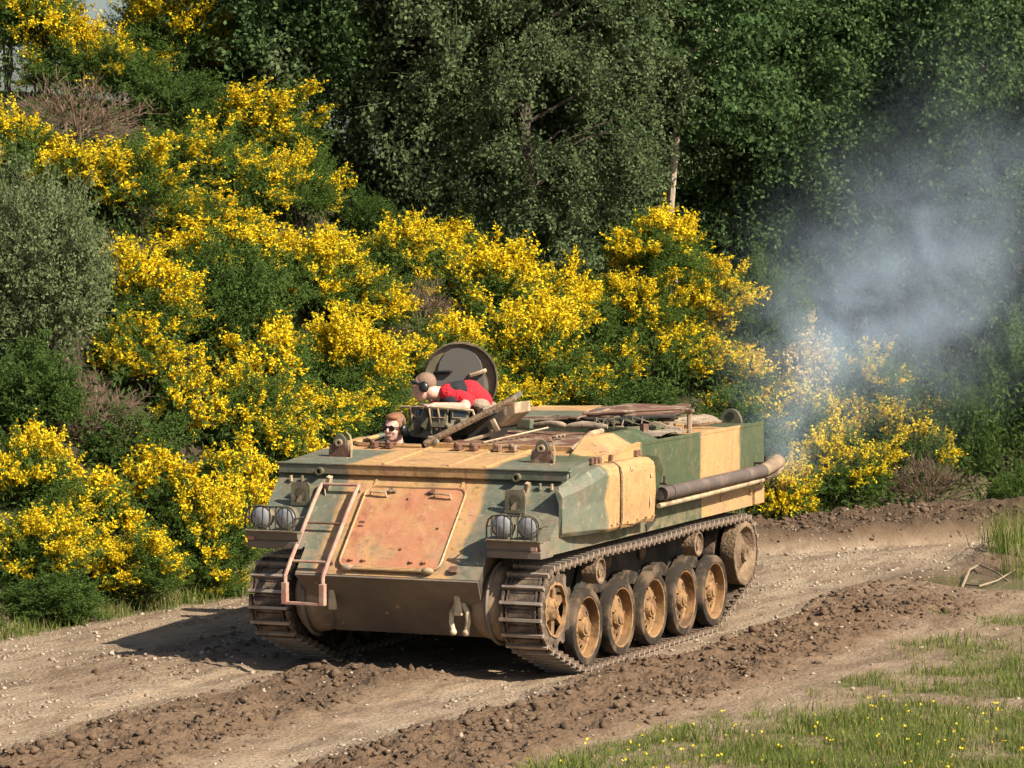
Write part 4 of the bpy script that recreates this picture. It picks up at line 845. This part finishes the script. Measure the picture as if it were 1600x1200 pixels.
# ------------------------------------------------------------------ vegetation
def leafmat(name, a, b, trans=.35, c3=None):
    g = G(name); r = g.rand(); c = g.mix(r, a, b)
    if c3: c = g.mix(r.ss(.86, .90), c, c3)
    M[name] = g.leaf(c, trans)
leafmat('broom_flower', (.84, .58, .012), (.96, .80, .050), .36, c3=(.66, .36, .008))
leafmat('broom_flower_pale', (.66, .50, .16), (.80, .62, .25), .30)
leafmat('broom_leaf', (.05, .095, .02), (.14, .215, .05), .38)
leafmat('willow_leaf', (.085, .115, .05), (.21, .245, .115), .3)
leafmat('shrub_leaf', (.045, .085, .02), (.11, .17, .042), .35)
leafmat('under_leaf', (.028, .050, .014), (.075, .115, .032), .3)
leafmat('tree_leaf', (.042, .082, .032), (.125, .190, .070), .38)
leafmat('tree_leaf_fresh', (.044, .088, .034), (.122, .195, .072), .38)
leafmat('tree_leaf_olive', (.060, .094, .046), (.170, .215, .098), .38)
def sphdirs(g, n, zmin=-.5):
    z = g.uniform(zmin, 1, n); a = g.uniform(0, 2*math.pi, n); s = np.sqrt(1-z*z); return np.stack([s*np.cos(a), s*np.sin(a), z], -1)
def ribbons(A, B, w, g):
    s = nrm(np.cross(B-A, g.normal(size=A.shape)))*w/2; return np.stack([A-s, A+s, B+s*.5, B-s*.5], 1)
def broom(seed, r, bloom, leaf='broom_leaf', flower='broom_flower', leafy=1.0, lsz=1.0, dead=False):
    g = np.random.default_rng(seed); k2 = (r/.75)**2; nS = int(170*k2**.8); d = sphdirs(g, nS, -.6); lob = sphdirs(g, 10, -.4)
    lobe = np.exp(-(1-d @ lob.T)*9); rad = r*(.60+.42*lobe.max(1))*g.uniform(.74, 1.22, nS); li = lobe.argmax(1)
    tip = d*rad[:, None]; base = d*rad[:, None]*.42+np.array([0, 0, -.12*r])
    lb = g.random(10); score = .55*lb[li]+.45*g.random(nS)+.12*d[:, 2]; thr = np.quantile(score, 1-bloom) if 0 < bloom < 1 else (2 if bloom <= 0 else -1); fl = score >= thr
    nT = 13; sd = nrm(tip-base); o = np.repeat(base, nT, 0)+np.repeat(tip-base, nT, 0)*g.uniform(.35, 1.0, (nS*nT, 1))
    td = nrm(np.repeat(sd, nT, 0)*.8+np.array([0, 0, .45])+g.normal(size=(nS*nT, 3))*.5); tl = g.uniform(.09, .26, nS*nT)*(.8+.25*r); te = o+td*tl[:, None]
    stems = [ribbons(base, tip, .011, g), ribbons(o, te, .006, g)]
    K = 10; t = np.tile(np.linspace(.15, 1.0, K), nS*nT); P = np.repeat(o, K, 0)+np.repeat(te-o, K, 0)*t[:, None]+g.normal(size=(nS*nT*K, 3))*.011
    isf = np.repeat(np.repeat(fl, nT), K) & (g.random(len(P)) < .72); tdr = np.repeat(td, K, 0)
    PF = P[isf]; ff = []
    for q in range(2): ff.append(leafq(PF, nrm(g.normal(size=PF.shape)+np.array([0, 0, .2])), g.uniform(.020, .046, len(PF)), g.uniform(.017, .036, len(PF)), g))
    PL = P[~isf] if not dead else P[:0]; PL = PL[g.random(len(PL)) < .9*leafy]; lf = [leafq(PL, nrm(g.normal(size=PL.shape)*.8+np.array([0, 0, .5])), g.uniform(.022, .036, len(PL))*lsz, g.uniform(.010, .017, len(PL))*lsz, g)]
    PL = P[isf]; PL = PL[g.random(len(PL)) < .5]; lf.append(leafq(PL, nrm(g.normal(size=PL.shape)), g.uniform(.02, .03, len(PL)), g.uniform(.008, .014, len(PL)), g))
    if not dead:
        nI = int(3600*k2); I = sphdirs(g, nI, -.9)*(r*g.uniform(.25, .72, nI))[:, None]; lf.append(leafq(I, nrm(g.normal(size=I.shape)), g.uniform(.035, .06, nI), g.uniform(.02, .032, nI), g))
    lf = np.concatenate(lf); st = MB(); low = np.array([0, 0, -1.25*r])
    for k in range(9):
        e = base[g.integers(nS)]; a = low+np.array([g.normal()*.10*r, g.normal()*.10*r, 0]); m_ = (a+e)/2+np.array([0, 0, -.1*r])+g.normal(size=3)*.06*r; st.tube([a, m_, e, e*1.25], [.022*r+.006, .016*r+.004, .010*r+.003, .004], 5, cap=False)
    mes = st.mesh('stem', M['twig_brown' if dead else 'bark_dark'])
    meT = quads('twigs', np.concatenate(stems), M['twig_brown'] if dead else M[leaf])
    meF = quads('foliage', lf, M[leaf]) if len(lf) else None; meB = quads('blossoms', np.concatenate(ff), M[flower]) if bloom > 0 else None
    return dict(r=r, stem=mes, twigs=meT, foliage=meF, blossoms=meB)
TB = {'hiS': broom(11, .55, .54), 'hiL': broom(12, .85, .46), 'midS': broom(13, .55, .40), 'midL': broom(14, .85, .34), 'lowL': broom(15, .80, .16), 'greenL': broom(16, .85, 0, 'shrub_leaf', lsz=1.45),
      'willow': broom(17, 1.0, 0, 'willow_leaf', lsz=1.25), 'dead': broom(18, .8, 0, dead=True), 'paleS': broom(19, .5, .7, 'broom_leaf', 'broom_flower_pale'), 'hiM': broom(20, .70, .44)}
# (px, py, rx, ry) in photo pixels of the crown, kind, label
BUSH = [
 (45, 745, 75, 70, 'hiM', 'dense yellow broom bush at the left edge above the grass verge'),
 (55, 860, 85, 70, 'midL', 'yellow broom bush low on the verge, leftmost of the front row'),
 (150, 800, 75, 65, 'hiS', 'golden broom bush second from the left in the front row'),
 (215, 890, 95, 65, 'midL', 'half green broom bush with low yellow sprays near the verge'),
 (320, 850, 90, 85, 'hiL', 'big yellow broom bush just left of the carrier track'),
 (240, 770, 85, 60, 'midS', 'yellow broom bush behind the front row, left of the headlights'),
 (360, 760, 70, 60, 'hiS', 'yellow broom bush touching the left headlights of the carrier'),
 (70, 940, 95, 50, 'greenL', 'low dark green shrub in the bottom left corner of the hedge'),
 (330, 925, 80, 38, 'lowL', 'low green broom with few flowers in front of the left track'),
 (150, 655, 80, 60, 'dead', 'bare brown broom skeleton in a dark gap at the left'),
 (285, 630, 62, 60, 'hiS', 'bright upright broom tuft between the dark gap and the green shrub'),
 (370, 660, 95, 75, 'lowL', 'green broom with scattered flowers left of the driver'),
 (50, 620, 85, 70, 'greenL', 'dark green shrub below the grey willow at the left edge'),
 (60, 440, 105, 165, 'willow', 'large grey green willow shrub at the left edge'),
 (215, 470, 105, 80, 'hiL', 'broad yellow broom bush right of the grey willow'),
 (215, 560, 80, 60, 'hiM', 'yellow broom bush low beside the grey willow'),
 (365, 500, 95, 95, 'greenL', 'rounded dark green shrub amid the yellow broom'),
 (420, 580, 80, 70, 'midS', 'broom bush with yellow tips right of the green shrub'),
 (545, 580, 95, 80, 'hiL', 'yellow broom bush directly left of the commander'),
 (500, 660, 90, 60, 'midL', 'broom bush just left of the driver above the hull edge'),
 (490, 440, 110, 70, 'hiL', 'long yellow broom bush above and left of the cupola'),
 (630, 420, 95, 70, 'hiL', 'yellow broom bush with tall tips below the dark tree'),
 (650, 500, 65, 55, 'dead', 'dry brown bush in a hollow of the yellow broom above the commander'),
 (760, 470, 105, 85, 'hiL', 'tall yellow broom bush above the cupola lid'),
 (830, 560, 100, 85, 'hiL', 'yellow broom bush right of the cupola lid'),
 (700, 560, 80, 60, 'hiM', 'yellow broom bush behind the cupola lid'),
 (320, 360, 95, 55, 'hiM', 'yellow broom bush high above the rounded green shrub'),
 (190, 290, 110, 70, 'midL', 'mixed green and yellow broom above the willow'),
 (30, 235, 55, 55, 'hiS', 'small yellow broom at the left edge above the willow'),
 (400, 200, 100, 70, 'midL', 'yellow broom reaching out under the dark trees at upper left'),
 (310, 260, 90, 60, 'lowL', 'dark broom with few flowers under the upper broom'),
 (110, 100, 85, 65, 'hiL', 'bright yellow broom near the sky gap at upper left'),
 (260, 50, 100, 75, 'hiL', 'yellow broom at the top edge left of the trees'),
 (120, 195, 110, 65, 'dead', 'bare grey brown bush below the upper left broom'),
 (10, 40, 45, 60, 'midS', 'thin yellow broom in the top left corner'),
 (270, 165, 85, 55, 'greenL', 'dark green shrub under the uppermost broom'),
 (470, 300, 75, 60, 'lowL', 'dark broom with scattered flowers below the first tree'),
 (565, 345, 55, 38, 'greenL', 'small fresh green shrub below the dark trees'),
 (1030, 395, 78, 60, 'hiM', 'yellow broom standing high against the dark trees right of centre'),
 (1110, 470, 75, 60, 'hiM', 'yellow broom on the right slope below the high one'),
 (1040, 550, 90, 65, 'midL', 'yellow broom above the rear roof of the carrier'),
 (945, 560, 70, 60, 'lowL', 'green broom above the middle of the carrier roof'),
 (910, 500, 60, 50, 'midS', 'small yellow broom between the middle and right clumps'),
 (1150, 600, 75, 55, 'hiM', 'yellow broom just above the rear corner of the carrier'),
 (1240, 570, 48, 62, 'paleS', 'pale broom half veiled by exhaust smoke'),
 (1250, 690, 62, 70, 'midS', 'broom with yellow tips beside the exhaust outlet'),
 (1330, 740, 72, 62, 'midL', 'yellow broom with hanging sprays right of the exhaust'),
 (1400, 680, 70, 55, 'midL', 'rightmost large yellow broom below the smoke'),
 (1355, 600, 65, 50, 'lowL', 'dim green broom inside the smoke'),
 (1230, 770, 50, 50, 'hiS', 'small yellow broom behind the rear track'),
 (1450, 760, 70, 45, 'dead', 'dry brown brush beneath the rightmost broom'),
 (1505, 690, 65, 70, 'greenL', 'dark green shrub right of the rightmost broom'),
 (1590, 640, 75, 110, 'greenL', 'tall dark green shrub at the right edge'),
 (1590, 790, 45, 50, 'greenL', 'low leafy shrub at the right edge above the weeds'),
 (1190, 500, 70, 80, 'greenL', 'dark green shrub between the right broom and the smoke'),
 (960, 640, 110, 50, 'greenL', 'dark green shrub behind the carrier roof'),
 (1140, 690, 100, 60, 'greenL', 'dark green shrub behind the rear of the carrier'),
 (780, 640, 100, 50, 'midL', 'broom bush hidden low behind the carrier roof'),
 (65, 25, 65, 50, 'hiS', 'yellow broom touching the sky gap at the top left'),
 (400, 420, 80, 60, 'hiM', 'yellow broom between the rounded green shrub and the long yellow bush'),
 (300, 420, 70, 50, 'midS', 'yellow tipped broom just above the rounded green shrub'),
 (565, 480, 80, 60, 'hiM', 'yellow broom under the tall tips left of the dry bush'),
 (590, 650, 80, 50, 'lowL', 'dark broom with few flowers directly behind the driver'),
 (885, 610, 75, 60, 'hiM', 'yellow broom just behind the open roof lids'),
 (705, 400, 60, 45, 'midS', 'small tufted broom against the dark tree left of the cupola lid'),
 (865, 480, 55, 60, 'hiS', 'yellow broom spur at the right end of the middle clump'),
 (990, 480, 75, 60, 'midL', 'half green broom below the one standing high against the trees'),
 (1085, 560, 80, 60, 'hiM', 'yellow broom low behind the rear roof of the carrier'),
 (1170, 680, 70, 60, 'midL', 'yellow tipped broom between the hull rear and the exhaust'),
 (1300, 660, 60, 55, 'hiS', 'yellow broom under the pale one in the smoke'),
 (1440, 720, 60, 50, 'midS', 'yellow broom low at the right beside the dry brush'),
 (200, 705, 90, 50, 'greenL', 'dark green shrub between the two rows of broom at the left'),
 (430, 710, 75, 60, 'midS', 'broom with yellow tips touching the left corner of the hull'),
 (200, 120, 80, 60, 'lowL', 'green broom between the two uppermost yellow ones'),
 (350, 100, 85, 75, 'lowL', 'mostly green broom beside the first dark tree'),
 (390, 290, 80, 60, 'midL', 'half yellow broom below the one reaching under the trees'),
 (100, 290, 70, 50, 'midS', 'yellow tipped broom behind the top of the willow'),
]
gb = np.random.default_rng(77)
def place_D(px, py, ry):
    best = None
    for D in np.arange(28.5, 52, .1):
        P = at(px, py, D); rz = ry/FPX*D; L, DD = LD(P[0], P[1]); rxm = rz
        if DD < verge_D(L)+.35: continue
        hgt = bank(L, DD)
        if hgt >= P[2]-1.0*rz or (px > 900 and DD > verge_D(L)+4.2): return D
        if DD < verge_D(L)+14 and (best is None or P[2]-rz-hgt < best[0]): best = (P[2]-rz-hgt, D)
    return best[1]
for px, py, rx, ry, kind, lab in BUSH:
    D_ = place_D(px, py, ry); P = at(px, py, D_); tb = TB[kind]; sx, sz = rx/FPX*D_*1.2/tb['r'], ry/FPX*D_*1.2/tb['r']; L_, DD = LD(P[0], P[1]); hz = float(height(np.array([P[0]]), np.array([P[1]]))[0])
    nm = {'willow': 'willow_shrub', 'greenL': 'green_shrub', 'dead': 'dry_bush'}.get(kind, 'broom_bush'); o = empty(nm, (P[0], P[1], hz)); grp = {'willow_shrub': None, 'green_shrub': 'green shrubs on the bank', 'dry_bush': 'dry bushes on the bank'}.get(nm, 'yellow broom bushes on the bank')
    tag(o, lab, 'shrub' if kind in ('willow', 'greenL') else 'bush', grp); a = gb.uniform(0, 6.28)
    for pn in ('stem', 'twigs', 'foliage', 'blossoms'):
        if tb[pn] is None: continue
        c = link(bpy.data.objects.new(pn, tb[pn]), o); c.location = (0, 0, P[2]-hz); c.rotation_euler = (0, 0, a); c.scale = (sx, (sx+sz)/2, sz)
        if pn == 'stem': c.scale = (sx, (sx+sz)/2, max(sz, (P[2]-hz+.1)/(1.25*tb['r'])))
# ---- trees
def tree(seed, Ht, rx, z0, leaf, trunk_r=.13, bark='bark_dark', nc=250, lsz=.068, droop=.35):
    g = np.random.default_rng(seed); cz = (Ht+z0)/2; rz = (Ht-z0)/2; d = sphdirs(g, nc, -1); u = g.uniform(.25, 1, nc)**.6
    prof = .75+.25*np.clip(1-np.abs(d[:, 2]), 0, 1); lum = .80+.35*g.random(nc); c = np.stack([d[:, 0]*rx*u*lum*prof, d[:, 1]*rx*u*lum*prof, cz+d[:, 2]*rz*u], -1)
    outw = nrm(np.stack([c[:, 0], c[:, 1], 0*c[:, 0]+.15], -1)); nt_ = 10; o = np.repeat(c, nt_, 0)+g.normal(size=(nc*nt_, 3))*.17
    td = nrm(np.repeat(outw, nt_, 0)+g.normal(size=(nc*nt_, 3))*.55+np.array([0, 0, -droop])); tl = g.uniform(.30, .70, nc*nt_); te = o+td*tl[:, None]
    K = 34; t = g.random(nc*nt_*K); P = np.repeat(o, K, 0)+np.repeat(te-o, K, 0)*t[:, None]+g.normal(size=(nc*nt_*K, 3))*.055+np.array([0, 0, -droop*.25])*(t**2)[:, None]
    n = len(P); lq = leafq(P, nrm(g.normal(size=(n, 3))*.8+np.array([0, 0, -.35])), g.uniform(.75, 1.25, n)*lsz, g.uniform(.5, .9, n)*lsz, g, .08)
    tr = MB(); nn_ = 9; tz = np.linspace(0, Ht*.93, nn_); wx, wy = np.cumsum(g.normal(size=(2, nn_))*.09, 1); wx -= wx[0]; wy -= wy[0]; tr.tube(np.stack([wx, wy, tz], -1), np.linspace(trunk_r, .018, nn_), 8, cap=False)
    lm = MB(); idx = g.permutation(nc)[:46]
    for q in idx:
        e = c[q]; zb = max(.3*z0+.2, e[2]-.35*np.hypot(e[0], e[1])-.3); b = np.array([np.interp(zb, tz, wx), np.interp(zb, tz, wy), zb]); m_ = b+(e-b)*.55+np.array([0, 0, .12]); lm.tube([b, m_, e], [.035, .022, .008], 5, cap=False)
    tr.add(lm.v, lm.f, 0, True)
    return dict(trunk=tr.mesh('trunk', M[bark]), crown=quads('crown', np.concatenate([lq, ribbons(o, te, .008, g)]), M[leaf]))
TT = [tree(31, 8.6, 2.1, .5, 'tree_leaf_olive', droop=.7, lsz=.064), tree(32, 8.8, 1.9, .9, 'tree_leaf', lsz=.068, droop=.5), tree(33, 9.4, 1.7, 1.1, 'tree_leaf_fresh', .075, 'bark_pale', 230, .078, .15), tree(34, 9.0, 2.2, .4, 'tree_leaf', lsz=.066, droop=.5), tree(35, 10.5, 1.7, 2.3, 'tree_leaf_fresh', .06, 'bark_pale', 200, .078, .15)]
TREES = [(1063, 46.4, 4, 'tall tree with a bare pale trunk showing between dark leaves'), (842, 45.0, 0, 'young olive tree standing in front of the middle olive tree'), (955, 47.0, 0, 'young olive tree between the broom clumps right of centre'), (430, 44.5, 1, 'dark tree at the upper left rising behind the yellow broom'), (560, 47, 3, 'deep green tree second from the left behind the broom'), (655, 45, 0, 'olive green drooping tree above the middle broom bushes'), (770, 46.5, 0, 'olive tree with hanging sprays left of centre'),
 (900, 47.5, 0, 'large olive tree in the middle of the picture above the carrier'), (1010, 48.5, 2, 'slender pale trunked tree right of the olive trees'), (1125, 49, 1, 'dense green tree above the high right broom'), (1200, 49, 3, 'dark tree beside the black gap right of centre'),
 (1330, 51, 2, 'thin trunked tree behind the smoke, first from the gap'), (1410, 49.5, 2, 'thin trunked tree behind the thickest smoke'), (1500, 50.5, 2, 'fresh green slender tree near the upper right'), (1590, 49, 3, 'dark green tree at the right edge of the wood'), (1690, 50, 1, 'green tree cut off by the right edge of the picture'),
 (340, 53, 3, 'back row tree showing through behind the upper left broom'), (490, 55, 1, 'back row tree behind the two left trees'), (610, 56, 3, 'back row tree seen between the left and olive trees'), (720, 54, 1, 'back row tree behind the left olive trees'), (840, 56, 3, 'back row tree behind the middle olive tree'), (960, 55, 1, 'back row tree between the olive and the slender tree'),
 (1080, 56, 3, 'back row tree behind the high right broom'), (1270, 57, 1, 'back row tree deep in the black gap'), (1370, 58, 3, 'back row tree behind the smoke'), (1460, 57, 1, 'back row tree between the slender right trees'), (1560, 58, 3, 'back row tree near the right edge'), (1670, 56, 3, 'back row tree at the far right'),
 (550, 63, 1, 'far tree in the third row at the left'), (700, 64, 3, 'far tree in the third row left of centre'), (850, 63, 1, 'far tree in the third row at centre'), (1010, 64, 3, 'far tree in the third row right of centre'), (1160, 63, 1, 'far tree in the third row near the gap'), (1310, 65, 3, 'far tree in the third row behind the gap'), (1450, 64, 1, 'far tree in the third row behind the smoke'), (1600, 65, 3, 'far tree in the third row at the right')]
for px, D_, k, lab in TREES:
    P = at(px, 306, D_); hz = float(height(np.array([P[0]]), np.array([P[1]]))[0]); o = empty('slender_tree' if k == 2 else 'broadleaf_tree', (P[0], P[1], hz)); tag(o, lab, 'tree', 'trees of the wood behind the bank'); o.rotation_euler = (0, 0, gb.uniform(0, 6.28)); s = gb.uniform(.92, 1.12)*(.72 if 'young' in lab else 1); o.scale = (s, s, s)
    for pn in ('trunk', 'crown'): link(bpy.data.objects.new(pn, TT[k][pn]), o)
# undergrowth on the bank between the bushes
n = 330000; X = gb.uniform(-16, 8, n); Y = gb.uniform(-3, 26, n); L_, DD = LD(X, Y); q = DD-verge_D(L_); k = (q > .3) & (q < 12) & (np.abs(L_) < DD*.155); X, Y = X[k], Y[k]; P = np.stack([X, Y, height(X, Y)+gb.random(len(X))**1.3*(.12+1.15*sstep(.38, .62, fbm(X*.9, Y*.9, 3))*sstep(.2, 1.0, LD(X, Y)[1]-verge_D(LD(X, Y)[0])))], -1)
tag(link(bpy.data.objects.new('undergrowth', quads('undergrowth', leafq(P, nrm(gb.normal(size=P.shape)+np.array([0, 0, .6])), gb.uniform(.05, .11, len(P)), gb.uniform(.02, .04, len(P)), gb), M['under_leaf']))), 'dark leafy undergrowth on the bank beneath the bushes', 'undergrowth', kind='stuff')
# ------------------------------------------------------------------ exhaust smoke: a real volume drifting up from the outlet
SP = [((1.44, 4.06, 1.46), .15, 4.0), (at(1227, 690, 33.1), .24, 1.3), (at(1232, 640, 33.4), .34, .9), (at(1275, 560, 34.0), .52, 1.15), (at(1345, 490, 34.6), .72, 1.05), (at(1430, 425, 35.4), .85, .70), (at(1520, 345, 36.4), .9, .34), (at(1480, 510, 35.8), .62, .26), (at(1585, 245, 37.4), .95, .16)]
sm = MB(); ctr = [np.array(p) for p, r, a in SP]
path = [ctr[0], ctr[2], ctr[3], ctr[4], ctr[5], ctr[6], ctr[8], ctr[8]+np.array([1.6, .9, 1.4])]; sm.tube([ctr[0]-np.array([0, .02, .12])]+path, [.05, .34, .85, 1.25, 1.75, 2.3, 2.6, 2.7, 1.2], 20)
g = G('smoke'); dsum = None
for p_, r, a in SP:
    n = g.nt.nodes.new('ShaderNodeVectorMath'); n.operation = 'DISTANCE'; g.put(n.inputs[0], g.obj); n.inputs[1].default_value = tuple(map(float, p_)); d = S(g, n.outputs['Value'])/r
    t = (d*d*-1.0).exp()*a; dsum = t if dsum is None else dsum+t
nz = g.noise(1.25, 4, .6, vec=g.mapping((1, 1, 1.0), (0, .5, .4)), dist=1.1).ss(.36, .64); den = dsum*(nz*1.7+.03)*.26
pv = g.nt.nodes.new('ShaderNodeVolumePrincipled'); pv.inputs['Color'].default_value = (.64, .81, 1.0, 1); g.put(pv.inputs['Density'], den); pv.inputs['Anisotropy'].default_value = -.2
g.nt.links.new(pv.outputs[0], g.out.inputs['Volume']); M['smoke'] = g.m
tag(sm.build('exhaust_smoke', M['smoke']), 'pale blue exhaust smoke drifting up from the exhaust outlet', 'smoke', kind='stuff')
